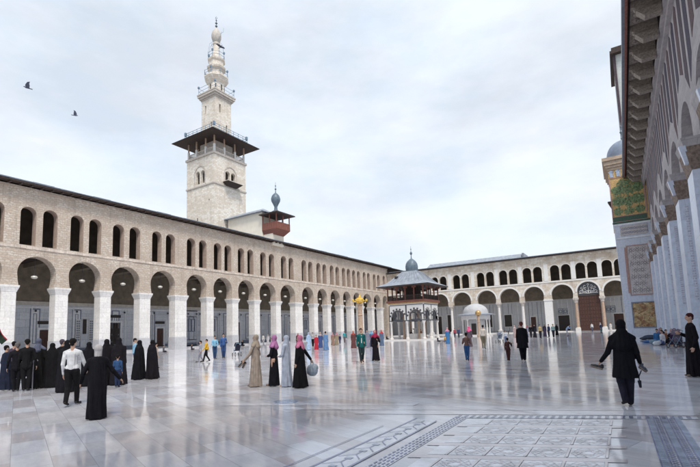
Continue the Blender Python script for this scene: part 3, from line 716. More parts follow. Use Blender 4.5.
ev = MB(); ev.box(1.36, 1.495, -12, 57.99, 18.3, 18.66); ev.build('gutter', 'gutter', evo)
y = -11.5
pal = plain('carved_bracket_timber', (.24,.205,.175), .8, .4, 10, bst=.6)
while y < 57.5:
    q = MB(); q.box(1.75, 3.03, y, y+.3, 18.0, 18.395)
    q.frustum(2.15, 3.03, y+.03, y+.27, 17.72, 1.85, 3.03, y+.03, y+.27, 17.995)
    for t in range(4): q.lathe(1.95+t*.28, y+.15, [(.03,17.75+0.02*t),(.1,17.85),(.1,18.0)], 8)
    q.box(1.75, 3.03, y+.3, y+2.1, 18.3, 18.395)
    for t in range(3):
        for tt in range(3): q.lathe(2.0+t*.42, y+.6+tt*.55, [(.2,18.29),(.16,18.22),(.12,18.25),(.05,18.2)], 8)
    q.frustum(2.3, 3.03, y-.08, y+.38, 17.3, 1.95, 3.03, y-.08, y+.38, 17.72)
    q.build('eaves_bracket', pal, evo); y += 2.2
# transept gable block rising behind the eaves
tb = empty('transept_tower', (5, 66, 0), 'high pale transept wall with dark eaves showing just above the right-hand roof', 'building')
b = MB(); b.box(2.0, 16, 66, 74, 18.6, 37.6); b.build('wall', masonry('transept_pale_stone', (.6,.64,.64), (.52,.56,.57), (.4,.43,.45), 1.2, .6, .01, (.4,.44,.46), .4), tb)
b = MB(); b.box(1.86, 2.16, 65.85, 66.3, 18.6, 37.6); b.build('corner_strip', 'purple', tb)
b = MB(); b.box(1.55, 17, 65.3, 75, 37.605, 38.0); b.box(1.75, 16.6, 65.5, 74.8, 38.0, 38.5); b.build('roof', 'eave_wood', tb)
# corner buttress with mosaic and small dome
BY = 58.0
bt = empty('domed_buttress', (1.7, BY, 0), 'marble faced corner buttress with gold and green mosaic under a small lead dome', 'buttress')
b = MB(); b.frustum(.34, 8, BY, BY+7, 0, .04, 8, BY, BY+7, 12.95); b.build('marble_shaft', 'right_marble', bt)
b = MB(); b.box(-.02, 8, BY+.02, BY+7, 13.15, 19.4); b.build('mosaic_wall', 'mosaic_gold', bt)
mf = lambda a, d, z: (a, BY+.02-d, z)
mz = MB()
rnd = random.Random(3)
def leafy(cx, cz, R, n, mbx):
    for _ in range(n):
        t = rnd.uniform(0, 2*pi); r = R*sqrt(rnd.random()); s = rnd.uniform(.035, .085); x, z = cx+r*cos(t), cz+r*sin(t)*.9
        if not (.1 < x < 3.2 and 13.9 < z < 18.3): continue
        k = 6; dd = rnd.uniform(.006, .07); mbx.poly(*[mf(x+s*cos(2*pi*q/k)*1.2, dd, z+s*sin(2*pi*q/k)) for q in range(k)])
for (cx, cz, R, n) in ((1.75,17.3,1.1,330),(.65,16.9,.55,130),(2.75,17.0,.55,130),(.75,15.6,.6,200),(2.65,15.6,.6,200),(1.7,15.5,.6,170),(.6,14.4,.45,90),(1.7,14.3,.5,90),(2.7,14.4,.45,90),(1.7,16.2,1.6,160)): leafy(cx, cz, R, n, mz)
for x, z0, z1 in ((1.75,14,17.2),(.72,13.9,16.8),(2.7,13.9,16.9)): mz.poly(mf(x-.05,.014,z0), mf(x+.05,.014,z0), mf(x+.05,.014,z1), mf(x-.05,.014,z1))
mz.build('mosaic_trees', 'mosaic_green', bt)
b = MB(); b.box(-.06, 8, BY-.03, BY+.019, 12.95, 13.15); b.mbox(mf, 0.0, 3.3, .003, .03, 13.205, 13.745); b.build('mosaic_band', plain('green_blue_border', (.05,.1,.07), .5, .5, 12), bt)
b = MB()
for z, hh in ((13.15,.05),(13.75,.06),(18.4,.07)): b.mbox(mf, -.02, 3.4, .003, .05, z, z+hh)
b.mbox(mf, 3.25, 3.4, .003, .04, 13.9, 18.4); b.mbox(mf, -.02, .1, .003, .04, 13.9, 18.4)
b.build('mosaic_border', 'lattice_pink', bt)
for k in range(5):
    b = MB(); x = .1+k*.68; b.mbox(mf, x, x+.36, .003, .06, 18.55, 19.3); ring(b, mf, x+.18, 19.1, .18, .26, None, .003, .07, 8); b.build('niche', 'inlay_teal', bt)
b = MB()
for k, (e, z0, z1) in enumerate(((.06,19.4,19.7),(.2,19.7,20.0),(.34,20.0,20.5),(.5,20.5,20.9))): b.box(-.02-e, 8, BY-e, BY+7, z0, z1-.003)
b.build('cornice', plain('buttress_cornice_stone', (.42,.33,.25), .8, .25, 3), bt)
b = MB(); b.lathe(1.75, BY+1.7, [(1.8,20.9),(1.8,21.5)]+[(1.75*cos(t*pi/20), 21.5+1.8*sin(t*pi/20)) for t in range(0, 10)]+[(.06,23.3)], 28); b.build('dome', 'lead_dark' if False else plain('blue_grey_lead_dome', (.2,.24,.32), .5, .2, 2), bt, True)
b = MB(); b.lathe(1.75, BY+1.7, [(.1,23.1),(.05,23.4),(.15,23.6),(.05,23.8),(.05,24.1),(.2,24.35),(.05,24.6),(.05,24.9),(.12,25.05),(.03,25.2),(.02,25.6)], 10); b.build('finial', 'lead_dark', bt, True)
mq = lambda a, d, z: (a, BY-d, z)
b = MB(); b.mbox(mq, .6, 3.2, .003, .05, 11.5, 12.6); 
bo = b.build('carved_frieze', 'lattice_pale', bt)
lt = MB()
for k in range(9): 
    for j in range(2): ring(lt, mq, .85+k*.28, 11.82+j*.45, .08, .13, None, .05, .065, 8, 0, 2*pi)
lt.build('frieze_rosettes', 'dado_dark', bo)
b = MB(); b.box(.12, 8, BY-.08, BY-.003, 11.15, 11.3); b.box(.1, 8, BY-.08, BY-.003, 12.72, 12.9); b.build('string_course', 'dado_light', bt)
b = MB(); b.mbox(mq, 1.05, 3.05, .003, .04, 4.7, 10.2); bo = b.build('lattice_panel', 'lattice_pale', bt)
b = MB(); frame(b, mq, .98, 3.12, 4.6, 10.3, .1, .003, .08); b.mbox(mq, .8, .97, .003, .1, 4.9, 10.1); b.build('panel_frame', 'lattice_pink', bo)
lt = MB()
for r in range(7):
    for k in range(3):
        x = 1.4+k*.62+(.31 if r % 2 else 0)*(1 if k < 2 else -99)
        if x < 1.2: continue
        z = 5.15+r*.76
        ring(lt, mq, x, z, .11, .17, None, .04, .055, 8, 0, 2*pi)
        for t in range(8):
            a_ = 2*pi*t/8; p = (x+.2*cos(a_), z+.2*sin(a_)); q = (x+.36*cos(a_+.35), z+.36*sin(a_+.35))
            if 1.12 < q[0] < 3.0 and 4.8 < q[1] < 10.1: lt.tube(mq(p[0], .045, p[1]), mq(q[0], .045, q[1]), .018, .018, 4)
lt.build('star_lattice', plain('grey_brown_lattice', (.2,.17,.18), .6, .2, 5), bo)
b = MB(); b.mbox(mq, 1.05, 3.05, .003, .04, 1.05, 3.75); bo = b.build('onyx_panel', 'onyx', bt)
b = MB(); frame(b, mq, .95, 3.15, .95, 3.85, .1, .003, .08); b.build('panel_frame', 'dado_dark', bo)
b = MB(); b.frustum(-.02, .14, BY+1.2, BY+1.6, 15.2, -.35, .04, BY+1.0, BY+1.8, 16.0); b.build('bracket', 'eave_wood', bt)

# ------------------------------------------------------------------ fountain pavilion
fx0, fx1, fy0, fy1 = -31.7, -25.7, 62.0, 68.0
fcx, fcy = (fx0+fx1)/2, (fy0+fy1)/2
fp = empty('fountain_pavilion', (fcx, fcy, 0), 'square ablution pavilion with marble columns, black and white arches and a lead onion-domed roof', 'pavilion')
b = MB(); b.box(fx0-.8, fx1+.8, fy0-.8, fy1+.8, 0, .15); b.build('platform', 'col_pale', fp)
def fside(i):
    h_ = 3.0
    return [lambda a,d,z: (fcx+a, fcy-h_-d, z), lambda a,d,z: (fcx+h_+d, fcy+a, z), lambda a,d,z: (fcx-a, fcy+h_+d, z), lambda a,d,z: (fcx-h_-d, fcy-a, z)][i]
for i in range(4):
    mp = fside(i)
    wl = MB()
    for k in (-1, 1):
        c = k*1.5
        wall_strip(wl, mp, c-1.5, c+1.5, 3.15, 5.75, arc_profile(c, 1.15, 3.75, 1.05, 14, jamb=((1.15, 3.15),)), 0, -.35)
    wl.build('arch_wall', 'white_plain', fp)
    for k in (-1, 1):
        c = k*1.5; rg = MB()
        n = 14
        for q in range(0, n, 2):
            ring(rg, mp, c, 3.75, 1.16, 1.42, 1.06, .003, .03, 1, pi*q/n, pi*(q+1)/n)
        rg.build('ablaq_voussoirs', 'black_marble', fp)
        rg = MB(); ring(rg, mp, c, 4.35, .55, .68, None, .003, .0035, 1); 
        rg = MB(); ring(rg, mp, c-.0, 3.75, .75, .9, .8, -.2, -.05, 12); rg.mbox(mp, c-.8, c+.8, -.2, -.08, 3.15, 3.3)
        for q in (-.45, 0, .45): rg.mbox(mp, c+q-.05, c+q+.05, -.2, -.08, 3.3, 4.5)
        rg.build('arch_grille', 'black_marble', fp)
    bb = MB()
    for a in (-3.0, 0, 3.0):
        bb.mbox(mp, max(-3.0, a-.11), min(3.0, a+.11), .003, .035, 3.2, 5.5)
    bb.mbox(mp, -2.84, 2.84, .003, .03, 5.5, 5.6)
    bb.build('black_inlay', 'black_marble', fp)
    e_ = i % 2
    bb = MB(); bb.mbox(mp, -3.05+e_*.452, 3.05-e_*.452, -.4, .06, 3.0, 3.145); bb.build('tie_beam', 'black_marble', fp)
    bb = MB(); bb.mbox(mp, -3.1+e_*.502, 3.1-e_*.502, -.4, .1, 5.755, 5.95); bb.build('cornice', 'mosaic_gold', fp)
    bb = MB(); bb.mbox(mp, -3.3+e_*.702, 3.3-e_*.702, -.4, .3, 5.953, 6.3); bb.build('floor_beam', 'red_wood', fp)
    # upper storey balustrade and posts
    bb = MB(); bb.mbox(mp, -3.15, 3.15, .08, .14, 7.0, 7.08)
    q = -3.1
    while q < 3.1: bb.mbox(mp, q, q+.05, .09, .13, 6.3, 7.0); q += .14
    bb.build('balustrade', 'eave_wood', fp)
    for a in (-3.1, -1.5, 0, 1.5):
        pb = MB(); pb.mbox(mp, a-.08, a+.08, -.05, .11, 6.3, 8.5); pb.mbox(mp, a-.35, a+.35, -.02, .06, 8.2, 8.5); pb.build('upper_post', 'red_wood', fp)
for x in (fx0+.2, fcx, fx1-.2):
    for y in (fy0+.2, fcy, fy1-.2):
        if x == fcx and y == fcy: continue
        s = MB(); s.lathe(x, y, [(.3,.15),(.3,.35),(.19,.45),(.17,2.6),(.28,2.85),(.28,3.0)], 14); s.build('column', 'col_pale', fp, True)
for x in (fx0+1.7, fx1-1.7):
    for y in (fy0+1.7, fy1-1.7):
        s = MB(); s.lathe(x, y, [(.26,.15),(.17,.4),(.15,5.6),(.3,5.9)], 12); s.build('inner_column', 'column', fp, True)
b = MB(); b.lathe(fcx, fcy, [(1.7,.15),(1.75,1.0),(1.6,1.0),(1.55,.8),(.2,.8),(.18,1.6),(.5,1.8),(.1,1.85)], 8, pi/8); b.build('water_basin', 'col_pale', fp)
b = MB(); b.box(fx0+.41, fx1-.41, fy0+.41, fy1-.41, 6.0, 6.2); b.build('upper_floor', 'eave_wood', fp)
b = MB(); b.lathe(fcx, fcy, [(1.3,6.2),(1.3,8.6)], 8, pi/8); b.build('upper_core', 'eave_wood', fp)
for k in range(4):
    a_ = pi/4+k*pi/2; b = MB(); b.box(fcx+1.75*cos(a_)-.06, fcx+1.75*cos(a_)+.06, fcy+1.75*sin(a_)-.06, fcy+1.75*sin(a_)+.06, 6.2, 8.6); b.build('inner_post', 'eave_wood', fp)
ov = 1.5
b = MB(); b.frustum(fx0-ov, fx1+ov, fy0-ov, fy1+ov, 8.5, fx0-ov+.1, fx1+ov-.1, fy0-ov+.1, fy1+ov-.1, 8.62); ro = b.build('roof', 'eave_wood', fp)
b = MB(); b.frustum(fx0-ov, fx1+ov, fy0-ov, fy1+ov, 8.625, fx0-.1, fx1+.1, fy0-.1, fy1+.1, 9.25); b.frustum(fx0-.1, fx1+.1, fy0-.1, fy1+.1, 9.25, fx0+1.75, fx1-1.75, fy0+1.75, fy1-1.75, 11.1); b.build('lead_covering', 'lead', ro)
b = MB()
for i in range(4):
    mp = fside(i)
    for k in range(-5, 6): 
        if abs(k) < 5: b.tube(mp(k*.62, .1, 9.29), mp(k*.62*.42, -1.75, 11.14), .03, .03, 4)
b.build('lead_seams', 'lead', ro)
b = MB(); b.box(fcx-2.0, fcx-1.5, fy0+.5, fy0+1.2, 9.7, 10.3); b.build('dormer', 'iron', ro)
b = MB(); b.lathe(fcx, fcy, [(.95,11.0),(.95,11.25),(1.02,11.6),(1.03,12.0),(.95,12.45),(.72,12.85),(.38,13.15),(.1,13.35),(.08,13.4)], 12); b.build('onion_dome', 'lead_dark', ro, True)
b = MB(); b.lathe(fcx, fcy, [(.09,13.35),(.05,13.9),(.2,14.1),(.2,14.3),(.05,14.5),(.04,14.8),(.1,14.9),(.03,15.0),(.02,15.4)], 10); b.build('finial', 'lead_dark', ro, True)

# ------------------------------------------------------------------ gilded columns and clock dome
def gilt_column(x, y, h, r, ball, label):
    e = empty('lamp_column', (x, y, 0), label, 'column')
    b = MB(); b.lathe(x, y, [(r*1.5,0),(r*1.5,.3),(r*1.1,.45),(r,.6),(r*.88,h*.72)], 18); b.build('shaft', 'column', e, True)
    b = MB(); b.lathe(x, y, [(r*.88,h*.72),(r*1.15,h*.725),(r*.88,h*.745),(r*.85,h-.05),(r*1.25,h)], 18); b.build('upper_shaft', 'column', e, True)
    b = MB()
    if ball == 'open':
        R = .52; zc = h+.55
        for k in range(8):
            t = pi*k/8; pts = [(x+R*cos(t)*cos(u), y+R*sin(t)*cos(u), zc+R*.8*sin(u)) for u in [2*pi*i/16 for i in range(17)]]; b.path(pts, .05, 5)
        for k in range(5):
            u = -1.1+k*.55; pts = [(x+R*cos(u)*cos(t), y+R*cos(u)*sin(t), zc+R*.8*sin(u)) for t in [2*pi*i/20 for i in range(21)]]; b.path(pts, .045, 5)
        for k in range(8):
            t = 2*pi*k/8; p = (x+1.0*cos(t), y+1.0*sin(t), zc-.1); b.tube((x+R*cos(t), y+R*sin(t), zc-.05), p, .03, .03, 5); b.lathe(p[0], p[1], [(.04,zc-.1),(.1,zc),(.12,zc+.12),(.03,zc+.2)], 6)
    else:
        b.lathe(x, y, [(.05,h)]+[(.5*cos(u), h+.5+.5*sin(u)) for u in [(-.5+i/10)*pi for i in range(1, 10)]]+[(.05,h+1.0)], 16)
    b.build('gilded_globe', 'gold' if ball == 'open' else plain('dull_gilded_ball', (.5,.32,.14), .4, .25, 6, metal=.5), e, True)
    if ball == 'open':
        b = MB(); b.lathe(x, y, [(.08,h+.95),(.2,h+1.1),(.06,h+1.25),(.03,h+1.6)], 8); b.build('finial', 'gold', e)
gilt_column(-30.3, 50.6, 5.3, .36, 'open', 'pinkish stone column topped by a golden openwork lantern globe in front of left arcade')
gilt_column(-20.7, 73.5, 3.55, .26, 'ball', 'stone column with a dull golden ball standing before the small clock dome')
CX, CY = -24.3, 84.5
cd = empty('domed_kiosk', (CX, CY, 0), 'small octagonal kiosk with pale dome on marble columns near the far arcade', 'kiosk')
b = MB(); b.lathe(CX, CY, [(3.0,0),(3.0,.25)], 8, pi/8); b.build('platform', 'col_pale', cd)
for k in range(8):
    a_ = pi/8+k*pi/4; x, y = CX+2.5*cos(a_), CY+2.5*sin(a_)
    b = MB(); b.lathe(x, y, [(.26,.25),(.16,.45),(.15,2.9),(.26,3.2)], 12); b.build('column', 'col_pale', cd, True)
b = MB(); b.lathe(CX, CY, [(2.75,3.2),(2.75,3.95),(2.3,3.95),(2.3,3.2),(2.75,3.2)], 8, pi/8, cap=False); b.build('architrave', 'white_plain', cd)
b = MB(); b.lathe(CX, CY, [(1.7,.25),(1.7,3.9)], 8, pi/8); b.build('chamber', 'back_dado', cd)
b = MB(); b.box(CX-.45, CX+.45, CY-1.66, CY-1.58, .3, 2.4); b.build('door', 'door_dark', cd)
b = MB(); b.lathe(CX, CY, [(2.8,3.96),(3.7,4.02),(3.7,4.14),(2.6,4.35)], 8, pi/8); b.build('eaves', 'lead', cd)
b = MB(); b.lathe(CX, CY, [(2.45,4.3)]+[(2.4*cos(t*pi/20), 4.45+1.85*sin(t*pi/20)) for t in range(10)]+[(.05,6.3)], 24); b.build('dome', plain('pale_dome_plaster', (.44,.45,.47), .6, .12, 2), cd, True)
# low marble parapet in front of the far portico

# low chain posts / bench under the far windows
b = MB(); b.box(-29.8, -22.0, 102.4, 103.0, .55, .65)
for x in (-29.5, -27, -24.6, -22.3): b.box(x-.06, x+.06, 102.45, 102.95, 0, .55)
tag(b.build('bench', 'iron', org=Vector((-25.9, 102.7, 0))), 'long dark low bench in front of the far arcade, right of the domed kiosk', 'bench')


# ------------------------------------------------------------------ floor inlays near the camera
def fl(u, v): return (u, v)
SK = 1.0/2.7                      # rows of the inlay run slightly askew to the long strips
def P(x, y, z): return (x, y, z)
def skew(x, y, z): return (x, y+(x+2.6)*SK, z)
def sbox(mb, x0, x1, y0, y1, z=.006, f=skew): mb.poly(f(x0,y0,z), f(x1,y0,z), f(x1,y1,z), f(x0,y1,z))
LC = [0]
def sline(mb, p, q, w, z=.010, f=skew):
    LC[0] = (LC[0]+1) % 37; z = z+LC[0]*.00006
    d = hypot(q[0]-p[0], q[1]-p[1]); 
    if d < 1e-6: return
    nx, ny = -(q[1]-p[1])/d*w/2, (q[0]-p[0])/d*w/2
    mb.poly(f(p[0]+nx,p[1]+ny,z), f(q[0]+nx,q[1]+ny,z), f(q[0]-nx,q[1]-ny,z), f(p[0]-nx,p[1]-ny,z))
Pf = lambda x, y, z: (x, y, z)
fld = MB(); lin = MB(); pnk = MB(); tea = MB()
YN = 2.2
# outer decorative band
sbox(fld, -3.3, -2.92, YN, 7.35, .005, Pf)
sline(lin, (-3.31, YN), (-3.31, 7.4), .035, .010, Pf); sline(lin, (-2.9, YN), (-2.9, 7.3), .03, .010, Pf)
y = YN
while y < 7.2:
    for a, b in (((-3.27, y+.05), (-3.1, y+.22)), ((-3.1, y+.22), (-2.95, y+.05)), ((-3.1, y+.22), (-3.1, y+.36))): sline(lin, a, b, .014, .010, Pf)
    sbox(tea, -3.15, -3.05, y+.0, y+.08, .0095, Pf); y += .36
# triple row of dashes on the left
for k in range(4):
    x = -2.7+k*.055
    y = YN
    while y < 7.75: sline(lin, (x, y), (x+.0, y+.085), .026, .010, Pf); y += .125
sbox(fld, -2.73, -2.5, YN, 7.8, .005, Pf)
# far border row of dashes (askew)
sbox(fld, -2.73, .9, 7.72, 7.98, .0052)
x = -2.7
while x < .86:
    for k in range(3): sline(lin, (x, 7.76+k*.08), (x+.06, 7.76+k*.08), .035, .0105)
    x += .115
# right-hand strips
for k in range(5):
    x = .2+k*.095
    f = lambda x_, y_, z_: (x_+(8.9-y_)*.012, y_, z_)
    sbox(tea if k % 2 == 0 else fld, x, x+.075, YN, 9.02+x*.2, .0056, f)
    sline(lin, (x-.008, YN), (x-.008, 9.02+x*.2), .016, .010, f)
    y = YN
    while y < 8.9:
        if k % 2: sline(lin, (x+.008, y), (x+.035, y+.05), .026, .010, f); sline(lin, (x+.035, y+.05), (x+.064, y), .026, .010, f)
        else: sline(lin, (x+.01, y+.03), (x+.065, y+.03), .012, .010, f)
        y += .085
# rows of panels with star lattice between pink bands
rnd = random.Random(5)
y1 = 7.6
row = 0
while y1 > YN:
    y0 = y1-.46
    sbox(pnk, -2.45, -.1, y0-.17, y0-.01, .0058)
    xs = [-2.3, -2.05, -1.62, -1.16, -.72, -.3]
    for a, b in zip(xs, xs[1:]):
        sbox(fld, a+.02, b-.02, y0, y1, .0062)
        if a > -2.2:
            m = (a+b)/2; ym = (y0+y1)/2; hw = (b-a)/2-.03; hh = (y1-y0)/2-.02
            for t in range(8):
                t0 = pi*t/4+.3; sline(pnk, (m+hw*.45*cos(t0), ym+hh*.45*sin(t0)), (m+hw*cos(t0+.5), ym+hh*sin(t0+.5)), .012, .0104)
            for t in range(8):
                t0, t1 = pi*t/4, pi*(t+1)/4; sline(pnk, (m+hw*.45*cos(t0), ym+hh*.45*sin(t0)), (m+hw*.45*cos(t1), ym+hh*.45*sin(t1)), .011, .0104)
            for q in (-.5, 0, .5):
                for z1_, z2_ in ((q, .5), ):
                    sline(pnk, (m+q*hw, y0+.02), (m+hw, ym+(.5-q)*hh*.6), .007, .0104); sline(pnk, (m+q*hw, y1-.02), (m-hw, ym-(.5+q)*hh*.6), .007, .0104)
                    sline(pnk, (m+q*hw, y0+.02), (m-hw, ym+(.5+q)*hh*.6), .007, .0104); sline(pnk, (m+q*hw, y1-.02), (m+hw, ym-(.5-q)*hh*.6), .007, .0104)
        sline(pnk, (b, y0), (b, y1), .03, .0104)
    y1 -= .64; row += 1
pb = MB(); sbox(pb, -4.6, 1.0, 8.05, 8.5, .0046); sbox(pb, -6.3, 1.3, 8.52, 9.0, .0046); sbox(pb, -8.0, -3.9, 9.02, 9.4, .0046); struct(pb, 'paving_band', 'floor_pale')
sline(lin, (-3.62, YN), (-3.58, 6.6), .018, .010, Pf)
struct(fld, 'floor_inlay_field', 'inlay_field'); struct(lin, 'floor_inlay_lines', 'inlay_line'); struct(pnk, 'floor_inlay_bands', 'inlay_pink'); struct(tea, 'floor_inlay_strips', 'inlay_teal')
# round drain / medallion
dr = MB(); dr.lathe(-6.95, 8.0, [(.3,.001),(.3,.012),(.26,.016),(.1,.016)], 24)
for k in range(10): a_ = 2*pi*k/10; dr.lathe(-6.95+.18*cos(a_), 8+.18*sin(a_), [(.035,.012),(.03,.022)], 6)
tag(dr.build('floor_medallion', 'inlay_teal', org=Vector((-6.95, 8.0, 0))), 'round dark blue medallion set in the floor below the four walking women', 'medallion')

# ------------------------------------------------------------------ people
def hemi(bm, p0, r0, p1, r1, n=10):
    """closed tapered capsule"""
    p0, p1 = Vector(p0), Vector(p1); d = p1-p0; L = d.length
    if L < 1e-5: d = Vector((0,0,1))
    d.normalize(); u = d.cross(Vector((0,0,1)) if abs(d.z) < .9 else Vector((1,0,0))).normalized(); w = d.cross(u)
    rings = []
    for t in (-75, -45, -15): rings.append((p0+d*(r0*sin(radians(t))), r0*cos(radians(t))))
    for t in (15, 45, 75): rings.append((p1+d*(r1*sin(radians(t))), r1*cos(radians(t))))
    V = [[bm.verts.new(c+u*(r*cos(2*pi*k/n))+w*(r*sin(2*pi*k/n))) for k in range(n)] for c, r in rings]
    for A, B in zip(V, V[1:]):
        for k in range(n): bm.faces.new((A[k], A[(k+1) % n], B[(k+1) % n], B[k]))
    bm.faces.new(list(reversed(V[0]))); bm.faces.new(V[-1])
def ell(bm, c, rx, ry, rz, n=14, tilt=0):
    V = []
    c = Vector(c); R = Matrix.Rotation(tilt, 3, 'X')
    for j in range(1, 9):
        t = -pi/2+pi*j/9
        V.append([bm.verts.new(c+R@Vector((rx*cos(t)*cos(2*pi*k/n), ry*cos(t)*sin(2*pi*k/n), rz*sin(t)))) for k in range(n)])
    for A, B in zip(V, V[1:]):
        for k in range(n): bm.faces.new((A[k], A[(k+1) % n], B[(k+1) % n], B[k]))
    bm.faces.new(list(reversed(V[0]))); bm.faces.new(V[-1])
def loft(bm, lv, folds=9, amp=.0, ph=0, n=40):
    V = []
    z0, z1 = lv[0][0], lv[-1][0]
    for (z, rx, ry, cx, cy) in lv:
        k_ = max(0, 1-(z-z0)/(z1-z0)) if z1 != z0 else 0
        ring_ = []
        for k in range(n):
            a = 2*pi*k/n; f = 1+amp*(k_**.8)*(sin(folds*a+ph+3*z)*.7+sin((folds+4)*a+2*ph)*.4)
            ring_.append(bm.verts.new((cx+rx*f*cos(a), cy+ry*f*sin(a), z)))
        V.append(ring_)
    for A, B in zip(V, V[1:]):
        for k in range(n): bm.faces.new((A[k], A[(k+1) % n], B[(k+1) % n], B[k]))
    bm.faces.new(list(reversed(V[0]))); bm.faces.new(V[-1])
_tmp = [0]
def fuse(bm, vox, smooth=3):
    me = bpy.data.meshes.new('figure_part'); bm.to_mesh(me); bm.free()
    o = bpy.data.objects.new('figure_part', me); COL.objects.link(o)
    r = o.modifiers.new('r', 'REMESH'); r.mode = 'VOXEL'; r.voxel_size = vox; r.adaptivity = 0
    s = o.modifiers.new('s', 'SMOOTH'); s.iterations = smooth; s.factor = .5
    dg = bpy.context.evaluated_depsgraph_get(); dg.update()
    m2 = bpy.data.meshes.new_from_object(o.evaluated_get(dg))
    bpy.data.objects.remove(o); bpy.data.meshes.remove(me)
    for p in m2.polygons: p.use_smooth = True
    return m2
def child(name, me, mat, root):
    me.name = name; me.materials.clear(); me.materials.append(mat)
    o = bpy.data.objects.new(name, me); COL.objects.link(o); o.parent = root; return o
def skeleton(h, stride, arms, lean, sit, sway=0):
    J = {}
    k = h
    up = .53*k; 
    if sit: up = .15*k
    J['pel'] = Vector((0, 0, up)); ly = sin(radians(lean))
    def tor(z): return Vector((sway*z, ly*z, z*cos(radians(lean))))
    J['chest'] = J['pel']+tor(.22*k); J['neck'] = J['pel']+tor(.315*k); J['head'] = J['pel']+tor(.405*k)
    for s, n in ((-1, 'l'), (1, 'r')):
        J['hip'+n] = J['pel']+Vector((s*.052*k, 0, -.02*k)); J['sh'+n] = J['pel']+tor(.262*k)+Vector((s*.108*k, 0, 0))
        if sit:
            J['kn'+n] = Vector((s*.17*k, .2*k, .11*k)); J['an'+n] = Vector((-s*.05*k, .24*k, .04*k)); J['toe'+n] = J['an'+n]+Vector((-s*.1*k, .06*k, -.01*k))
        else:
            st = stride*s*k
            lift = .03*k if (st < -.03*k) else 0
            J['kn'+n] = Vector((s*.046*k, st*.45+.02*k+(.03*k if st < 0 else 0), .285*k)); J['an'+n] = Vector((s*.03*k, st, .048*k+lift)); J['toe'+n] = J['an'+n]+Vector((s*.012*k, .11*k, -.028*k-lift*.7))
        e, w = arms[0 if s < 0 else 1]
        J['el'+n] = J['sh'+n]+Vector((s*e[0]*k, e[1]*k, e[2]*k)); J['wr'+n] = J['sh'+n]+Vector((s*w[0]*k, w[1]*k, w[2]*k))
    return J
REST = ((.012,-.02,-.175), (.018,.03,-.325))
OUT = ((.03,-.03,-.17), (.045,.03,-.315))
FRONT = ((.02,.03,-.17), (-.07,.11,-.2))
SWING = ((.03,.06,-.165), (.03,.16,-.27))
BACK = ((.03,-.07,-.16), (.04,-.1,-.3))
BENT = ((.03,-.01,-.17), (-.02,.11,-.12))
UPA = ((.05,.05,-.15), (.04,.17,-.02))
PN = [0]
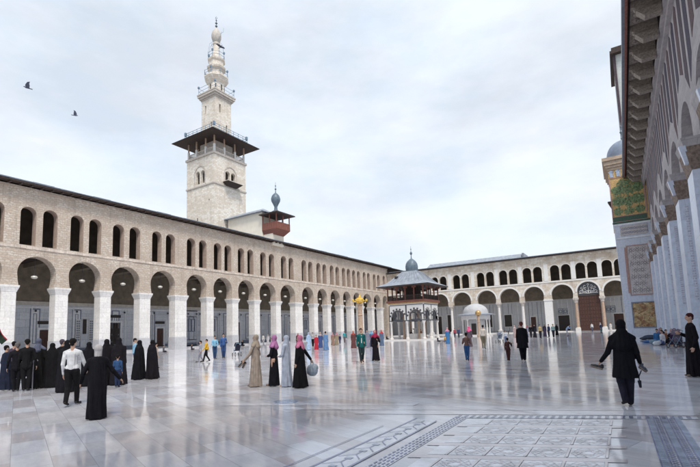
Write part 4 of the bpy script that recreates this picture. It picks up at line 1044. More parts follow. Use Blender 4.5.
def person(label, x, y, h, rel, kind, top, low=None, scarf=None, group=None, arms=(REST, REST), stride=0, lean=0, vox=.018, hair=(.015,.012,.012), wide=1, cat='person', sway=0, child_=False, skinc=None, flare=1, cap=False):
    PN[0] += 1; rnd = random.Random(PN[0]*17)
    b = atan2(x, y); rz = -(b+radians(rel))
    root = bpy.data.objects.new('person', None); COL.objects.link(root); root.location = (x, y, 0); root.rotation_euler = (0, 0, rz)
    root['label'] = label; root['category'] = cat
    if group: root['group'] = group
    sit = kind == 'sit'
    J = skeleton(h, stride, arms, lean, sit, sway)
    k = h/1.7; hk = k if h > 1.4 else k*1.12
    sk = M['skin'] if skinc is None else plain('skin_tone', skinc, .55, .1, 8, bst=0)
    # ---- body: one continuous skin mesh
    bm = bmesh.new()
    hemi(bm, J['pel']+Vector((-.055*k,0,0)), .095*k, J['pel']+Vector((.055*k,0,0)), .095*k)
    hemi(bm, J['pel'], .1*k, J['chest'], .115*k); hemi(bm, J['chest']+Vector((-.06*k,0,.02*k)), .078*k, J['chest']+Vector((.06*k,0,.02*k)), .078*k)
    hemi(bm, J['neck']-Vector((0,0,.04*k)), .06*k, J['head']-Vector((0,.01,.05*k)), .05*k)
    H = J['head']; 
    ell(bm, H+Vector((0,-.008*hk,.02*hk)), .074*hk, .09*hk, .092*hk); ell(bm, H+Vector((0,.02*hk,-.045*hk)), .055*hk, .06*hk, .062*hk)
    hemi(bm, H+Vector((0,.082*hk,.012*hk)), .010*hk, H+Vector((0,.099*hk,-.02*hk)), .015*hk, 8)
    for s in (-1, 1):
        ell(bm, H+Vector((s*.076*hk,-.008*hk,-.005*hk)), .011*hk, .02*hk, .03*hk, 8)
        hemi(bm, H+Vector((s*.015*hk,.078*hk,.03*hk)), .011*hk, H+Vector((s*.045*hk,.066*hk,.03*hk)), .010*hk, 8)
    for n, s in (('l', -1), ('r', 1)):
        hemi(bm, J['chest']+Vector((s*.05*k,0,.04*k)), .06*k, J['sh'+n]+Vector((-s*.015*k,0,-.012*k)), .04*k); hemi(bm, J['sh'+n]+Vector((-s*.015*k,0,-.015*k)), .04*k, J['el'+n], .034*k); hemi(bm, J['el'+n], .038*k, J['wr'+n], .025*k)
        hemi(bm, J['hip'+n], .085*k, J['kn'+n], .055*k); hemi(bm, J['kn'+n], .055*k, J['an'+n], .036*k); hemi(bm, J['an'+n]-Vector((0,.02*k,.01*k)), .034*k, J['toe'+n], .026*k)
        d = (J['wr'+n]-J['el'+n]).normalized(); side = Vector((0,1,0))-d*d.y
        side = side.normalized() if side.length > .2 else Vector((1,0,0)); nrm = d.cross(side).normalized()*(-s)
        w = J['wr'+n]
        for q in (-1, 0, 1): hemi(bm, w+side*(q*.012*k), .018*k, w+d*.075*k+side*(q*.022*k), .015*k, 8)
        for q, L in ((-1.5, .055), (-.5, .07), (.5, .075), (1.5, .065)):
            a0 = w+d*.08*k+side*(q*.019*k); a1 = a0+d*L*.55*k+nrm*.008*k; a2 = a1+d*L*.4*k+nrm*.024*k
            hemi(bm, a0, .0095*k, a1, .009*k, 6); hemi(bm, a1, .009*k, a2, .0075*k, 6)
        t0 = w+d*.025*k+side*.03*k; t1 = t0+d*.04*k+side*.03*k+nrm*.008*k; t2 = t1+d*.035*k+nrm*.012*k
        hemi(bm, t0, .013*k, t1, .011*k, 6); hemi(bm, t1, .011*k, t2, .009*k, 6)
        J['hand'+n] = w+d*.08*k
    body = child('body', fuse(bm, min(vox, .016) if vox > .012 else .009, 2), sk, root)
    def part(name, bmx, mat, v=None, sm=3): return child(name, fuse(bmx, v or vox, sm), mat, root)
    # eyes and mouth
    for s in (-1, 1):
        bm = bmesh.new(); ell(bm, H+Vector((s*.031*hk,.079*hk,.012*hk)), .013*hk, .008*hk, .008*hk, 8)
        me = bpy.data.meshes.new('eye'); bm.to_mesh(me); bm.free(); child('eye', me, M['eye'], root)
    bm = bmesh.new(); ell(bm, H+Vector((0,.08*hk,-.055*hk)), .022*hk, .007*hk, .007*hk, 8)
    me = bpy.data.meshes.new('mouth'); bm.to_mesh(me); bm.free(); child('mouth', me, M['lip'], root)
    ct = cloth(top); cl_ = cloth(low) if low else ct; cs = cloth(scarf) if scarf else ct
    # ---- feet
    if kind != 'chador' and not sit:
        bm = bmesh.new()
        for n in 'lr': hemi(bm, J['an'+n]+Vector((0,-.03*k,-.018*k)), .037*k, J['toe'+n]+Vector((0,.015*k,0)), .031*k)
        part('shoes', bm, cloth((.03,.025,.025)) if kind != 'robe' else cloth((.2,.15,.12)), min(vox, .016), 1)
    def sleeves(bm, r=1.25, cuff=1.45):
        for n, s in (('l', -1), ('r', 1)): hemi(bm, J['neck']+Vector((s*.02*k,0,-.025*k)), .05*k, J['sh'+n]+Vector((-s*.01*k,0,0)), .05*k)
        for n, s in (('l', -1), ('r', 1)):
            hemi(bm, J['chest']+Vector((s*.05*k,0,.045*k)), .075*k, J['sh'+n]+Vector((-s*.012*k,0,-.008*k)), .055*k); hemi(bm, J['sh'+n]+Vector((-s*.012*k,0,-.012*k)), .054*k, J['el'+n], .04*k*r); hemi(bm, J['el'+n], .037*k*r, J['wr'+n]-(J['wr'+n]-J['el'+n])*.06, .025*k*cuff)
    def torso(bm, r=1.15, bot=-.03):
        hemi(bm, J['pel']+Vector((-.05*k,0,bot*h)), .1*k*r, J['pel']+Vector((.05*k,0,bot*h)), .1*k*r); hemi(bm, J['pel']+Vector((0,0,bot*h)), .112*k*r, J['chest'], .125*k*r)
        hemi(bm, J['chest']+Vector((-.075*k,0,.035*k)), .09*k*r, J['chest']+Vector((.075*k,0,.035*k)), .09*k*r)
    def legs(bm, r=1.3, end=.0):
        hemi(bm, J['pel']+Vector((-.05*k,0,0)), .108*k, J['pel']+Vector((.05*k,0,0)), .108*k); hemi(bm, J['pel'], .11*k, J['pel']+Vector((0,0,.05*k)), .11*k)
        for n in 'lr': hemi(bm, J['hip'+n], .088*k*1.12, J['kn'+n], .058*k*r); hemi(bm, J['kn'+n], .055*k*r, J['an'+n]+Vector((0,0,.0)), .043*k*r)
    def headscarf(mat, long_=.0, name='headscarf'):
        bm = bmesh.new(); hh = hk
        ell(bm, H+Vector((0,-.022*hh,.022*hh)), .09*hh, .098*hh, .104*hh); hemi(bm, H+Vector((0,-.02*hh,-.03*hh)), .088*hh, J['neck']+Vector((0,-.005,.0)), .085*hh)
        for n in 'lr' if not cap else '': hemi(bm, J['neck']+Vector((0,.0,.0)), .085*k, J['sh'+n]+Vector((0,0,-.02*k)), .06*k)
        if long_ > .16:
            for n, s in (('l',-1),('r',1)): hemi(bm, J['neck']+Vector((0,-.02*k,0)), .1*k, J['sh'+n]+Vector((-s*.03*k,-.03*k,-.16*k)), .085*k)
            hemi(bm, J['neck']+Vector((0,-.03*k,0)), .11*k, J['chest']+Vector((0,-.07*k,-.08*k)), .15*k)
        if long_:
            hemi(bm, J['neck']+Vector((0,-.03*k,0)), .1*k, J['neck']+Vector((0,-.06*k,-long_*k)), .12*k); hemi(bm, J['neck']+Vector((0,.03*k,-.02)), .09*k, J['neck']+Vector((0,.06*k,-long_*.8*k)), .1*k)
        return part(name, bm, mat)
    def robe(z_top, wid=1, folds=7, amp=.16, zb=.02):
        Lz = []
        a = stride*h*.5
        yl = J['chest'].y
        for t, rx, ry in ((0,.25,.215),(.1,.24,.205),(.3,.21,.18),(.55,.19,.155),(.72,.172,.14),(.83,.172,.13),(.9,.16,.12),(.95,.128,.105),(.98,.09,.085),(1,.06,.06)):
            z = zb+(z_top-zb)*t
            fl_ = flare+(1-flare)*min(1, t*1.6); rx *= fl_; ry *= fl_
            Lz.append((z, rx*k*wid, (ry+abs(a)*.35*(1-t))*k*wid, 0+sway*z*.3, yl*max(0, (z-J['pel'].z)/max(.01, z_top-J['pel'].z)) if z > J['pel'].z else 0))
        bm = bmesh.new(); loft(bm, Lz, folds, amp, rnd.random()*6); return bm
    if kind == 'suit' or kind == 'casual':
        bm = bmesh.new(); legs(bm); part('trousers', bm, cl_)
        bm = bmesh.new(); torso(bm, 1.2 if kind == 'suit' else 1.06, -.055 if kind == 'suit' else .035); sleeves(bm)
        part('jacket' if kind == 'suit' else 'shirt', bm, ct)
        if kind == 'suit':
            bm = bmesh.new(); hemi(bm, J['chest']+Vector((0,.108*k,.05*k)), .035*k, J['pel']+Vector((0,.115*k,.08*k)), .03*k); part('shirt_front', bm, cloth((.6,.6,.58)), min(vox, .014), 1)
    elif kind == 'robe':      # ankle-length robe with sleeves and separate scarf
        bm = robe(J['neck'].z+.005*k, wide); sleeves(bm, 1.5, 1.9); hemi(bm, J['pel'], .12*k, J['chest'], .13*k); part('robe', bm, ct)
    elif kind == 'coat':      # knee-length coat over trousers
        bm = bmesh.new(); legs(bm, 1.45); part('trousers', bm, cl_)
        bm = robe(J['neck'].z+.005*k, .93, 6, .06, .33*h); sleeves(bm, 1.45, 1.6); hemi(bm, J['pel'], .12*k, J['chest'], .13*k); part('coat', bm, ct)
    elif kind == 'chador':    # one cloak from head to ground
        zt = H.z-.05*hk
        bm = bmesh.new(); yl = H.y
        lv = []
        for z, rx, ry in ((.015,.29,.26),(.1*h,.285,.25),(.3*h,.26,.22),(.5*h,.245,.195),(.65*h,.235,.18),(.76*h,.225,.16),(.815*h,.19,.14),(.85*h,.125,.12),(.885*h,.105,.115)):
            c = yl*(z/zt); lv.append((z, rx*k*wide, ry*k*wide, sway*z, c-.01))
        loft(bm, lv, 7, .15, rnd.random()*6)
        ell(bm, H+Vector((0,-.022*hk,.022*hk)), .096*hk, .104*hk, .11*hk); hemi(bm, H+Vector((0,-.03*hk,-.04*hk)), .095*hk, J['neck']+Vector((0,-.01,-.02)), .12*k)
        for n in 'lr': hemi(bm, J['sh'+n], .07*k, J['el'+n], .06*k); hemi(bm, J['el'+n], .055*k, J['wr'+n], .045*k)
        part('chador', bm, ct)
    elif sit:
        bm = bmesh.new(); hemi(bm, J['pel'], .14*k, J['chest'], .12*k)
        for n in 'lr': hemi(bm, J['hip'+n], .11*k, J['kn'+n], .085*k); hemi(bm, J['kn'+n], .075*k, J['an'+n], .06*k)
        ell(bm, (0, .1*k, .09*k), .27*k*wide, .26*k, .085*k); part('skirt', bm, cl_)
        bm = bmesh.new(); torso(bm, 1.15, .03); sleeves(bm); part('top', bm, ct)
    if kind != 'chador':
        if scarf: headscarf(cs, 0 if cap else .2 if kind == 'coat' else .13 if kind == 'robe' else 0)
        elif hair:
            bm = bmesh.new(); ell(bm, H+Vector((0,-.014*hk,.038*hk)), .083*hk, .093*hk, .09*hk); hemi(bm, H+Vector((0,-.045*hk,.0)), .06*hk, H+Vector((0,-.05*hk,-.03*hk)), .05*hk)
            part('hair', bm, cloth(hair), min(vox, .014), 1)
    Rm = Matrix.Rotation(rz, 3, 'Z')
    return {n: Vector((x, y, 0))+Rm@J['hand'+n] for n in 'lr'}, rz
BLK = (.012,.012,.016); NAVY = (.014,.018,.035)
def at_depth(x, y, h):
    if h > 1.82: s = 1.72/h; return x*s, y*s, 1.72
    return x, y, h
def pp(label, x, y, h, *a, **k):
    x, y, h = at_depth(x, y, h); return person(label, x, y, h, *a, **k)

# woman on the right carrying shoes
hw, rzw = pp('woman in long black coat and black headscarf walking away with shoes in her hands', -.05, 9.94, 1.66, -8, 'coat', BLK, (.02,.02,.032), BLK, arms=(((.05,-.02,-.17), (.12,.09,-.285)), ((.02,-.03,-.175), (.055,.05,-.3))), stride=.045, vox=.011)
pp('person in black coat with dark reddish hair at the right edge of the photo', 1.62, 15.76, 1.8, -110, 'robe', (.012,.01,.014), None, None, hair=(.05,.015,.015), arms=(REST, BENT), wide=.9, vox=.013)
# man in white shirt and the front woman
pp('man in white shirt and black trousers walking away beside the dark group on the left', -11.85, 5.54, 1.68, 20, 'casual', (.55,.56,.58), (.012,.012,.014), None, arms=(REST, SWING), stride=.12, vox=.011)
pp('elderly woman in long black robe with silver-white headscarf, nearest figure on the left', -9.33, 4.86, 1.52, -5, 'robe', BLK, None, (.42,.4,.4), arms=(((.06,-.0,-.17), (.08,.1,-.305)), ((.075,0,-.16), (.17,.03,-.275))), wide=1.05, vox=.011, stride=.04, flare=.78, cap=True, lean=4)
pp('small boy in blue jacket standing behind the nearest woman in black', -14.7, 8.31, 1.1, 10, 'casual', (.03,.07,.16), (.02,.03,.07), None, arms=(REST, REST), vox=.013, stride=.04)
# dark group at the left edge
gL = 'dark-clad crowd at the left edge'
pp('person in dark navy robe at the very left edge of the photo', -18.4, 6.44, 1.55, 60, 'robe', NAVY, None, None, vox=.014)
pp('dark-haired man half hidden behind the navy robe at the left edge', -20.6, 7.45, 1.69, 30, 'casual', (.05,.04,.06), (.02,.02,.02), None, vox=.016)
pp('grey-haired man in loose black suit seen from behind, second dark figure from the left edge', -17.46, 6.41, 1.64, 0, 'suit', BLK, BLK, None, arms=(OUT, REST), hair=(.12,.11,.11), vox=.013)
pp('black-haired man in black suit seen from behind, left of the walking stick', -17.23, 6.61, 1.74, 5, 'suit', (.013,.013,.015), (.014,.014,.016), None, arms=(REST, OUT), vox=.013, wide=1.1)
hT, _ = pp('old man with blue-grey cap in a long black cloak just right of the walking stick', -17.74, 7.15, 1.76, 20, 'robe', (.012,.012,.013), None, (.1,.11,.16), arms=(REST, OUT), wide=1.05, vox=.014)
pp('wide black cloaked figure between the capped old man and the man with grey hair', -17.5, 7.5, 1.57, 10, 'chador', (.012,.011,.013), wide=1.1, vox=.014)
pp('tall figure in black cloak with bare grey head, right end of the dark crowd', -17.55, 7.85, 1.7, 40, 'robe', BLK, None, None, hair=(.08,.07,.09), wide=1.2, vox=.014, sway=-.02)
pp('woman in black chador directly behind the man in white shirt', -15.3, 6.99, 1.65, 10, 'chador', BLK, vox=.014)
pp('woman in black chador just right of the man in white shirt', -16.4, 8.21, 1.56, 0, 'chador', BLK, vox=.014)
pp('woman in billowing black chador behind the silver-scarfed woman', -15.96, 8.6, 1.64, -10, 'chador', (.014,.012,.016), wide=1.08, vox=.014)
pp('tall woman in black chador directly behind the small boy in blue', -15.5, 8.8, 1.68, 15, 'chador', (.016,.014,.018), vox=.014, wide=.95)
pp('left one of two black chadors walking side by side', -16.61, 10.25, 1.56, -60, 'chador', BLK, vox=.014, wide=1.05)
pp('right one of two black chadors walking side by side, cloak trailing behind', -16.25, 10.6, 1.55, -70, 'chador', (.015,.013,.017), vox=.014, wide=1.1, sway=-.04)
pp('man in light blue shirt partly hidden behind the pair of black chadors', -20.75, 12.6, 1.66, 90, 'casual', (.22,.4,.55), (.04,.06,.12), None, vox=.016)
pp('child in beige top just behind the right black chador', -21.9, 14.5, 1.37, 60, 'casual', (.35,.28,.24), (.2,.17,.15), None, vox=.018)
# four women
h1, r1 = pp('woman in long beige robe and beige headscarf holding dark shoes, leftmost of the four women', -9.92, 10.02, 1.62, -65, 'robe', (.3,.25,.21), None, (.3,.25,.2), arms=(SWING, REST), stride=.06, vox=.011, wide=.9)
pp('woman in black robe with mauve headscarf and pale blue sleeve, second of the four women', -9.4, 10.3, 1.58, -75, 'robe', (.013,.013,.018), None, (.38,.16,.32), arms=(FRONT, REST), stride=.05, vox=.011, wide=.8)
pp('woman wrapped in pale grey-blue cloak, third of the four women', -8.92, 10.32, 1.56, -70, 'chador', (.38,.42,.5), arms=(FRONT, FRONT), vox=.011, wide=.72)
h4, r4 = pp('woman in black robe and pink headscarf carrying a bag, rightmost of the four women', -8.32, 10.26, 1.55, -70, 'robe', (.012,.012,.014), None, (.5,.16,.26), arms=(REST, ((.06,-.08,-.15), (.1,-.15,-.27))), vox=.011, wide=1.1)
# middle distance left
pp('child in pale grey top walking beside the one in the yellow shirt', -23.4, 18.67, 1.36, -100, 'casual', (.32,.32,.36), (.25,.25,.3), None, stride=.1, vox=.016)
pp('youngster in yellow shirt and black trousers striding to the left', -22.88, 18.72, 1.46, -90, 'casual', (.62,.36,.03), (.015,.015,.02), None, stride=.13, arms=(SWING, BACK), vox=.015)
pp('man in turquoise shirt and jeans standing beside the yellow-shirted youngster', -25.37, 21.5, 1.66, 170, 'casual', (.2,.42,.58), (.03,.06,.13), None, arms=(FRONT, FRONT), vox=.015)
pp('tall man in royal blue shirt and jeans in front of a white pier', -25.4, 22.34, 1.8, 175, 'casual', (.05,.11,.28), (.03,.06,.15), None, vox=.015, arms=(BENT, REST), stride=.02)
pp('dark figure seated at a pier foot just right of the two black chadors', -45.2, 30.9, 1.3, 90, 'sit', (.1,.1,.12), (.03,.03,.04), None)
pp('dark figure seated at the step just left of the walking pale grey child', -47.6, 36.6, 1.2, 120, 'sit', (.06,.05,.06), (.03,.03,.04), None)
pp('black-clad person sitting on the step behind the beige robed woman', -49.5, 47.2, 1.55, 160, 'sit', BLK, BLK, None)
pp('person in white shirt by the dark doorway behind the four women', -49.35, 51.66, 1.72, 150, 'casual', (.5,.48,.46), (.3,.3,.33), None)
pp('person in pale grey robe by the dark doorway behind the four women', -47.98, 51.25, 1.7, 200, 'robe', (.42,.4,.42), None, (.3,.28,.28))
gM = 'visitors by the left arcade beyond the four women'
pp('dark-clad visitor with reddish scarf standing just above the pink-scarfed woman', -33.82, 41.39, 1.7, 200, 'robe', (.08,.03,.04), None, (.25,.06,.08))
pp('visitor in long light blue robe left of the red top', -26.03, 33.52, 1.69, 170, 'robe', (.35,.48,.65), None, (.35,.45,.6))
pp('person in white and black between the light blue robe and the red top', -31.04, 40.75, 1.72, 170, 'casual', (.35,.33,.33), BLK, None)
pp('girl in bright red top and cream skirt among the visitors by the left arcade', -25.02, 33.39, 1.45, 170, 'robe', (.4,.03,.05), (.5,.42,.3), None)
pp('woman with white scarf and navy skirt just right of the red top', -27.75, 37.76, 1.72, 180, 'robe', (.05,.08,.2), None, (.4,.32,.32))
pp('visitor in long sky blue robe right of the red top', -23.11, 32.28, 1.73, 30, 'robe', (.12,.22,.4), None, None)
pp('figure in brownish robe with dusty pink scarf in front of the white piers', -30.86, 44.62, 1.6, 170, 'robe', (.25,.16,.12), None, (.35,.18,.2))
pp('figure in olive-beige robe with pink scarf in front of the white piers', -31.31, 46.18, 1.66, 180, 'robe', (.27,.22,.15), None, (.45,.2,.26))
pp('child in dark jacket beside the beige and brown robed figures', -33.36, 49.95, 1.3, 180, 'casual', (.03,.03,.08), (.05,.05,.1), None)
pp('lone visitor with teal top standing between two white piers', -35.34, 54.19, 1.75, 180, 'casual', (.05,.3,.33), (.15,.12,.13), None)
pp('woman in dark robe and brick red scarf left of the man in green blazer', -22.27, 35.72, 1.72, 170, 'robe', (.12,.05,.05), None, (.35,.07,.06))
pp('man in dark green blazer, white shirt and dark trousers walking toward the camera', -11.67, 19.48, 1.77, 172, 'suit', (.01,.1,.1), (.02,.03,.035), None, stride=.06, vox=.012)
pp('woman in maroon scarf and long black skirt beside the man in green blazer', -11.42, 20.54, 1.66, 185, 'robe', (.014,.012,.016), None, (.3,.02,.06), arms=(BENT, REST), vox=.012, wide=.85, stride=.03)
pp('visitor in grey robe directly behind the couple', -21.82, 37.61, 1.7, 180, 'robe', (.2,.2,.26), None, (.2,.2,.25))
pp('visitor with light blue scarf behind the maroon-scarfed woman', -21.9, 38.67, 1.7, 170, 'robe', (.1,.12,.2), None, (.15,.35,.55))
pp('visitor with bright red scarf behind the couple, toward the fountain', -21.94, 40.91, 1.72, 160, 'robe', (.1,.14,.22), None, (.5,.04,.05))
pp('dark seated figure in the shade of the last left arch', -37.0, 71.0, 1.3, 140, 'sit', (.05,.05,.07), (.03,.03,.04), None)
# fountain and far side
pp('dark figure washing at the basin under the fountain roof', -29.3, 64.6, 1.6, 30, 'casual', (.05,.04,.05), (.03,.03,.04), None, lean=25, arms=(UPA, UPA))
pp('person in brown standing between the fountain columns', -27.6, 64.8, 1.65, 150, 'casual', (.2,.1,.05), (.05,.05,.06), None)
pp('person in white cap crouching at the right foot of the fountain', -19.6, 51.2, 1.3, 90, 'sit', (.03,.03,.04), (.05,.05,.06), (.6,.6,.6))
pp('child in orange shirt sitting at the right foot of the fountain', -18.3, 50.3, 1.2, 200, 'sit', (.6,.3,.05), (.1,.1,.12), None)
pp('woman in blue dress with pink hat right of the fountain', -15.67, 43.81, 1.72, 160, 'robe', (.05,.16,.35), None, (.6,.25,.35), wide=.9)
pp('visitor in red top left of the domed kiosk', -23.98, 70.58, 1.62, 160, 'casual', (.4,.05,.07), (.04,.05,.1), None)
pp('visitor in dark blue left of the domed kiosk', -23.08, 69.92, 1.66, 190, 'casual', (.05,.07,.16), (.05,.05,.08), None)
pp('woman with bright pink headscarf behind the child in jeans', -11.05, 36.2, 1.75, 20, 'robe', (.1,.08,.1), None, (.75,.12,.28), wide=.85)
pp('curly-haired child in brown top and jeans walking away', -6.56, 20.95, 1.36, 0, 'casual', (.12,.07,.06), (.03,.08,.2), None, arms=(BENT, BENT), stride=.04, vox=.013)
pp('man in white shirt and khaki trousers walking away toward the domed kiosk', -8.91, 32.61, 1.78, 10, 'casual', (.55,.5,.45), (.16,.14,.1), None, stride=.05, lean=6, vox=.015)
pp('small child in white and blue beside the pushchair', -9.95, 44.4, 1.2, 170, 'casual', (.5,.55,.62), (.1,.14,.25), None)
pp('small child in maroon outfit walking hand in hand with the man in black', -4.66, 21.11, 1.07, 4, 'casual', (.07,.03,.03), (.06,.025,.025), None, arms=(REST, UPA), vox=.013)
pp('man in black tunic with reddish neck scarf leading a child, walking away', -4.01, 21.16, 1.8, 0, 'coat', BLK, BLK, None, arms=(REST, REST), stride=.05, vox=.012, hair=(.1,.03,.03))
# crowd in front of the far wide pier
far = [(-18.12,88.99,2.34,(.4,.3,.3),(.5,.4,.4),'visitor in dusty pink with pale scarf, left end of the far crowd'),(-18.12,93.37,2.45,(.08,.08,.1),None,'bareheaded visitor in charcoal near the left end of the far crowd'),
 (-16.17,91.03,2.36,(.25,.27,.35),(.3,.1,.15),'visitor in grey-blue with wine red scarf in the far crowd, behind the man in black'),(-13.71,80.34,2.25,BLK,None,'bareheaded figure in plain black just right of the man leading a child'),
 (-13.65,83.98,2.34,(.02,.02,.03),BLK,'black-veiled figure just right of the man leading a child'),(-11.31,74.55,2.22,(.5,.38,.2),None,'visitor in yellowish beige clothes in the middle of the far crowd'),
 (-11.67,81.76,2.17,(.05,.04,.07),(.03,.03,.04),'black-veiled figure right of the yellowish beige visitor'),(-10.91,80.91,2.22,(.03,.04,.1),None,'bareheaded visitor in navy right of centre in the far crowd'),
 (-10.09,79.99,2.27,(.22,.32,.33),None,'visitor in grey-green shirt near the right end of the far crowd'),(-11.19,93.84,2.26,BLK,BLK,'black-veiled figure closing the right end of the far crowd')]
for i, (x, y, h, c, s, lab) in enumerate(far):
    pp(lab, x, y, h, 150+37*i % 90, 'robe' if s else 'casual', c, (.03,.03,.04), s, group='crowd in front of the far white pier', wide=.9)
pp('bending person in light blue shirt in front of the far arcade', -8.64, 85.98, 2.22, 90, 'casual', (.35,.45,.65), (.4,.4,.5), None, lean=35, arms=(UPA, UPA))
pp('person in navy with white cap before the great door', -4.34, 111.74, 2.34, 120, 'casual', (.03,.05,.12), (.05,.15,.2), (.6,.6,.6))
pp('person in white shirt before the great door', -5.3, 98.0, 1.72, 190, 'casual', (.6,.6,.6), (.1,.1,.15), None)
pp('person in white robe at the right pillar of the great door', -2.1, 96.0, 1.7, 200, 'robe', (.55,.53,.5), None, None)
# seated group by the right wall
gR = 'family seated by the right wall'
pp('seated visitor in mauve scarf at the back of the group by the right wall', 2.25, 40.3, 1.75, 190, 'sit', (.12,.08,.12), (.05,.05,.08), (.3,.22,.3))
pp('seated person in bright blue in the group by the right wall', 2.0, 38.6, 1.7, 200, 'sit', (.04,.13,.3), (.04,.12,.28), None)
pp('seated youngster in brown top in the group by the right wall', 2.5, 37.9, 1.62, 160, 'sit', (.2,.09,.05), (.03,.03,.05), None)
pp('seated woman in black with pale scarf in the group by the right wall', 2.7, 36.6, 1.75, 200, 'sit', BLK, BLK, (.4,.34,.4))
pp('seated figure in dark purple and purple scarf in the group by the right wall', 2.75, 34.9, 1.8, 180, 'sit', (.04,.02,.06), (.03,.02,.04), (.06,.03,.08))
pp('seated person in white shirt in the group by the right wall', 2.15, 36.1, 1.6, 230, 'sit', (.5,.5,.54), (.1,.13,.25), None)
pp('seated woman in grey with dusty red scarf nearest the pushchair', 2.85, 33.7, 1.75, 170, 'sit', (.14,.13,.17), (.05,.05,.07), (.28,.1,.12))
pp('seated figure in black with black scarf farthest along the right wall', 2.5, 42.5, 1.75, 170, 'sit', BLK, BLK, BLK)

# things lying by the right wall
def blob(name, mat, parts, org, label, cat, vox=.03, group=None):
    bm = bmesh.new()
    for c, r in parts: ell(bm, Vector(c), *r)
    o = bpy.data.objects.new(name, fuse(bm, vox, 4)); COL.objects.link(o); o.data.materials.append(mat); o.location = org; o.name = name; o.data.name = name
    return tag(o, label, cat, group)
blob('bundle', cloth((.05,.06,.09)), [((0,0,.22),(.6,.35,.22)),((.5,.1,.16),(.4,.3,.17)),((-.5,0,.12),(.35,.3,.13))], (1.95,47,0), 'dark blue-grey bundle lying on the floor left of the seated group by the right wall', 'bundle')
blob('cloth', cloth((.04,.12,.32)), [((0,0,.08),(.55,.25,.09)),((.3,.1,.1),(.3,.2,.1))], (1.6,40.2,0), 'bright blue cloth spread on the floor in front of the seated group', 'cloth')
blob('bag', cloth((.55,.58,.62)), [((0,0,.15),(.22,.16,.16)),((.14,.05,.2),(.14,.12,.14))], (1.75,35.2,0), 'white bag standing on the floor in front of the seated group', 'bag')
blob('bag', cloth((.15,.22,.3)), [((0,0,.18),(.28,.2,.19)),((-.15,.05,.24),(.16,.14,.15))], (1.7,36.4,0), 'grey-blue bag lying left of the white one in front of the seated group', 'bag')
def shoe(loc, rz, tilt, label, mat=(.02,.02,.022)):
    bm = bmesh.new(); hemi(bm, (0,-.09,.03), .036, (0,.07,.025), .04); hemi(bm, (0,.05,.02), .04, (0,.13,.015), .03); hemi(bm, (0,-.09,.05), .035, (0,-.08,.075), .035)
    me = fuse(bm, .01, 2); r = empty('shoe', loc, label, 'shoe'); r.rotation_euler = (tilt, .3, rz); r.scale = (.85, .85, .85)
    child('upper', me, cloth(mat, .4), r)
    bm = bmesh.new(); hemi(bm, (0,-.09,-.005), .03, (0,.13,-.008), .03); ell(bm, (0,.02,-.01), .042, .13, .014); me = fuse(bm, .01, 1); child('sole', me, cloth((.25,.2,.17)), r)
    return r
shoe(hw['l']+Vector((-.03,0,-.07)), rzw+1.3, .3, 'black shoe hanging from the left hand of the woman in black on the right')
shoe(hw['r']+Vector((.02,0,-.05)), rzw-.9, -.5, 'black shoe gripped upright in the right hand of the woman in black on the right', (.06,.065,.09))
sb = MB(); P0 = hw['r']+Vector((.0,0,-.08)); sb.path([tuple(P0), tuple(P0+Vector((-.05,0,-.12))), tuple(P0+Vector((-.05,0,-.2)))], .01, 5); sb.tube(P0+Vector((-.05,0,-.2)), P0+Vector((-.04,.03,-.33)), .032, .02, 8)
tag(sb.build('sandal', cloth((.03,.035,.05)), org=P0, smooth=True), 'small dark sandal dangling by its strap from the right hand of the woman in black', 'sandal')
shoe(h1['l']+Vector((-.05,-.02,-.08)), r1+.6, -.7, 'dark shoe hanging from the hand of the beige robed woman, outer one of the pair')
shoe(h1['l']+Vector((.02,.04,-.1)), r1+.9, -.9, 'dark shoe hanging from the hand of the beige robed woman, inner one of the pair')
# carrier bag of the fourth woman
c0 = h4['r']
r = empty('carrier_bag', c0, 'grey-blue plastic carrier bag in the hand of the pink-scarfed woman', 'bag')
bm = bmesh.new(); ell(bm, (0,0,-.27), .2, .13, .19); ell(bm, (.06,.02,-.2), .14, .11, .13); ell(bm, (-.08,0,-.32), .12, .1, .11); child('sack', fuse(bm, .012, 3), cloth((.27,.32,.38), .4), r)
b = MB(); b.path([(-.07,0,-.12),(-.03,0,-.02),(.02,0,.0),(.06,0,-.1)], .014, 6); o = b.build('handle', cloth((.25,.3,.36), .4)); o.parent = r
# walking stick
b = MB(); q0 = Vector((-17.35, 6.85, 0)); b.tube(q0, q0+Vector((0,0,.95)), .018, .02, 8); b.path([tuple(q0+Vector((0,0,.95))), tuple(q0+Vector((.03,.02,1.02))), tuple(q0+Vector((.1,.06,1.03))), tuple(q0+Vector((.14,.08,.98)))], .018, 8)
tag(b.build('walking_stick', cloth((.3,.3,.34), .4), org=q0, smooth=True), 'pale walking stick held between two dark figures at the left edge', 'walking stick')
# flag at the left edge
fg = empty('flag', (-23.0, 7.6, 0), 'small drooping flag with red and green held up at the left edge of the crowd', 'flag')
b = MB(); b.tube((-23.0,7.35,.9), (-22.9,7.55,2.6), .02, .015, 8); b.build('flag_pole', 'eave_wood', fg)
b = MB()
for k in range(8):
    t0, t1 = k/8, (k+1)/8
    A = lambda t: (-22.9+.08*sin(7*t), 7.55+.44*t, 2.52-.75*t); B = lambda t: (-22.92+.08*sin(7*t+1), 7.5+.30*t, 2.0-.42*t)
    b.poly(A(t0), A(t1), B(t1), B(t0))
o = b.build('flag_cloth', cloth((.02,.035,.025)), fg); sm = o.modifiers.new('thickness', 'SOLIDIFY'); sm.thickness = .006
b = MB()
for k in range(8):
    t0, t1 = k/8, (k+1)/8
    A = lambda t: (-22.885+.08*sin(7*t), 7.55+.44*t, 2.55-.75*t); B = lambda t: (-22.885+.08*sin(7*t), 7.55+.43*t, 2.49-.74*t)
    b.poly(A(t0), A(t1), B(t1), B(t0))
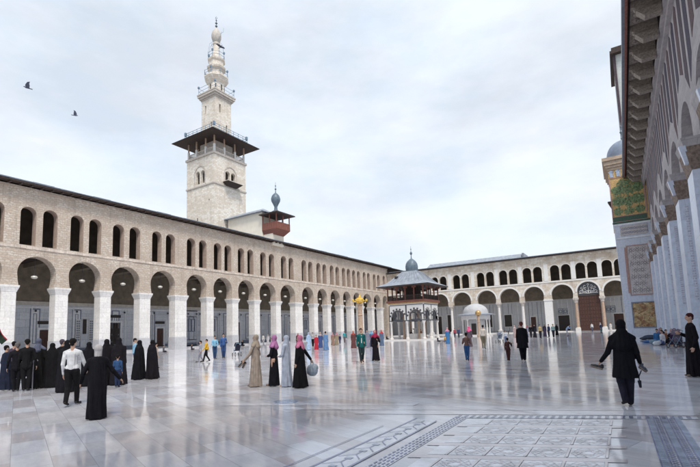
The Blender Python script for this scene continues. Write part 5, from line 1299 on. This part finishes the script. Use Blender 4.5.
o = b.build('flag_stripe', cloth((.35,.03,.05)), fg); sm = o.modifiers.new('thickness', 'SOLIDIFY'); sm.thickness = .012

# pushchairs
def pushchair(loc, rz, c, label):
    r = empty('pushchair', loc, label, 'pushchair', None, 0); x, y, z = loc
    R = Matrix.Rotation(rz, 3, 'Z'); W = lambda a, b_, c_: tuple(Vector(loc)+R@Vector((a, b_, c_)))
    for sx in (-.24, .24):
        for sy, rr in ((-.28, .14), (.3, .11)):
            m = MB(); pts = [W(sx, sy+rr*cos(2*pi*k/14), rr+.02+rr*sin(2*pi*k/14)) for k in range(15)]; m.path(pts, .022, 6); w = m.build('wheel', 'iron', r)
            m = MB()
            for k in range(4): a_ = pi*k/4; m.tube(W(sx, sy+rr*cos(a_), rr+.02+rr*sin(a_)), W(sx, sy-rr*cos(a_), rr+.02-rr*sin(a_)), .008, .008, 4)
            m.build('spokes', 'col_pale', w)
    m = MB()
    for sx in (-.22, .22): m.path([W(sx,.3,.13), W(sx,-.1,.55), W(sx,-.38,1.0)], .016, 6); m.path([W(sx,-.28,.16), W(sx,.05,.5), W(sx,.2,.62)], .016, 6)
    m.path([W(-.22,-.38,1.0), W(.22,-.38,1.0)], .02, 6); m.build('frame', 'rail', r)
    m = MB(); m.poly(W(-.2,.22,.45), W(.2,.22,.45), W(.2,-.12,.42), W(-.2,-.12,.42)); m.poly(W(-.2,-.12,.42), W(.2,-.12,.42), W(.2,-.3,.88), W(-.2,-.3,.88)); o = m.build('seat', cloth(c), r); s_ = o.modifiers.new('thickness', 'SOLIDIFY'); s_.thickness = .04
    m = MB()
    for k in range(6):
        a0, a1 = k*.28, (k+1)*.28; m.poly(W(-.21,-.28+.3*sin(a0),.8+.28*cos(a0)), W(.21,-.28+.3*sin(a0),.8+.28*cos(a0)), W(.21,-.28+.3*sin(a1),.8+.28*cos(a1)), W(-.21,-.28+.3*sin(a1),.8+.28*cos(a1)))
    o = m.build('hood', cloth(c), r); s_ = o.modifiers.new('thickness', 'SOLIDIFY'); s_.thickness = .02
pushchair((2.55, 32.4, 0), 2.4, (.12,.1,.14), 'dark pushchair with spoked wheels in front of the seated group by the right wall')
pushchair((-26.3, 24.5, 0), 1.2, (.03,.03,.05), 'dark pushchair standing right of the man in royal blue shirt')
pushchair((-10.6, 44.6, 0), 2.9, (.15,.17,.22), 'grey pushchair left of the small child in maroon')

# birds
def bird(loc, rz, wing, label, s=1.0, tilt=0):
    r = empty('bird', loc, label, 'bird'); r.rotation_euler = (0, tilt, rz); r.scale = (s, s, s)
    bm = bmesh.new(); hemi(bm, (0,-.1,0), .035, (0,.08,.01), .055); ell(bm, (0,.17,.03), .035, .045, .035, 10); hemi(bm, (0,.2,.03), .012, (0,.235,.025), .004, 6); hemi(bm, (-.02,-.12,0), .02, (-.05,-.27,.0), .015); hemi(bm, (.02,-.12,0), .02, (.05,-.27,0), .015)
    child('body', fuse(bm, .012, 2), M['bird'], r)
    for sd in (-1, 1):
        me = bpy.data.meshes.new('wing'); c, s_ = cos(wing), sin(wing)
        pts = [(0,.1,0),(.16,.13,.02),(.34,.04,0),(.4,-.1,-.01),(.26,-.07,0),(.16,-.1,0),(0,-.1,0)]
        V = [(sd*(.03+p[0]*c), p[1], p[0]*s_+.02) for p in pts]
        me.from_pydata(V, [], [tuple(range(7))]); o = child('wing', me, M['bird'], r); m_ = o.modifiers.new('thickness', 'SOLIDIFY'); m_.thickness = .015
M['bird'] = plain('dark_blue_grey_feathers', (.05,.06,.1), .7, .3, 12)
bird((-50.56, 18.38, 28.16), radians(165), 1.25, 'dark bird with raised wings flying high at the upper left', 1.6)
bird((-57.88, 26.38, 30.82), radians(-30), 1.3, 'dark bird with raised wings flying lower, nearer the minaret', 1.5)
bird((-64.2, 56.0, 60.0), radians(-100), .15, 'black bird gliding beside the bulb of the minaret', 2.4)

# ------------------------------------------------------------------ world, sun, camera
W = bpy.data.worlds.new('World'); SC.world = W; W.use_nodes = True
nt = W.node_tree; nt.nodes.clear()
out = nt.nodes.new('ShaderNodeOutputWorld'); bg = nt.nodes.new('ShaderNodeBackground'); nt.links.new(bg.outputs[0], out.inputs[0])
sky = nt.nodes.new('ShaderNodeTexSky'); sky.sky_type = 'NISHITA'; sky.sun_disc = False
SUN_EL, SUN_AZ = radians(57), radians(128)       # azimuth measured from +Y toward +X
sky.sun_elevation = SUN_EL; sky.sun_rotation = SUN_AZ; sky.air_density = 1.0; sky.dust_density = 1.5; sky.ozone_density = 1.5
tc = nt.nodes.new('ShaderNodeTexCoord')
mp = nt.nodes.new('ShaderNodeMapping'); mp.inputs['Scale'].default_value = (1, 1, 2.4); nt.links.new(tc.outputs['Generated'], mp.inputs[0])
n1 = noise(nt, mp.outputs[0], 1.9, 9, .58)
n2 = noise(nt, mp.outputs[0], 4.5, 8, .6)
cover = ramp(nt, n1, .36, .6, (.74,.74,.74), (1,1,1))
cloudcol = mixc(nt, ramp(nt, n2, .3, .72), (7.9, 8.95, 10.2), (9.2, 9.5, 10.0))
mx = nt.nodes.new('ShaderNodeMix'); mx.data_type = 'RGBA'; nt.links.new(cover, mx.inputs[0]); nt.links.new(sky.outputs[0], mx.inputs[6]); nt.links.new(cloudcol, mx.inputs[7])
nt.links.new(mx.outputs[2], bg.inputs[0]); bg.inputs[1].default_value = .1
sl = bpy.data.lights.new('Sun', 'SUN'); sl.energy = 2.9; sl.angle = radians(16); sl.color = (1, .94, .86)
so = bpy.data.objects.new('Sun', sl); COL.objects.link(so)
dirv = Vector((sin(SUN_AZ)*cos(SUN_EL), cos(SUN_AZ)*cos(SUN_EL), sin(SUN_EL)))
so.rotation_euler = dirv.to_track_quat('Z', 'Y').to_euler()

cam = bpy.data.cameras.new('Camera'); co = bpy.data.objects.new('Camera', cam); COL.objects.link(co); SC.camera = co
cam.sensor_width = 36; cam.lens = 430/700*36; cam.shift_y = 53/700; cam.clip_end = 3000; cam.clip_start = .1
yaw, pitch, roll = radians(-32.15), radians(6.04), radians(-1.99)
f = Vector((sin(yaw)*cos(pitch), cos(yaw)*cos(pitch), sin(pitch))); r = Vector((cos(yaw), -sin(yaw), 0)); u = r.cross(f)
r2 = r*cos(roll)+u*sin(roll); u2 = -r*sin(roll)+u*cos(roll)
mtx = Matrix((r2, u2, -f)).transposed().to_4x4(); mtx.translation = Vector((0, 0, 1.6)); co.matrix_world = mtx
SC.view_settings.view_transform = 'Standard'; SC.view_settings.look = 'None'; SC.view_settings.exposure = .12; SC.view_settings.gamma = 1
SC.render.resolution_x = 1024; SC.render.resolution_y = 683
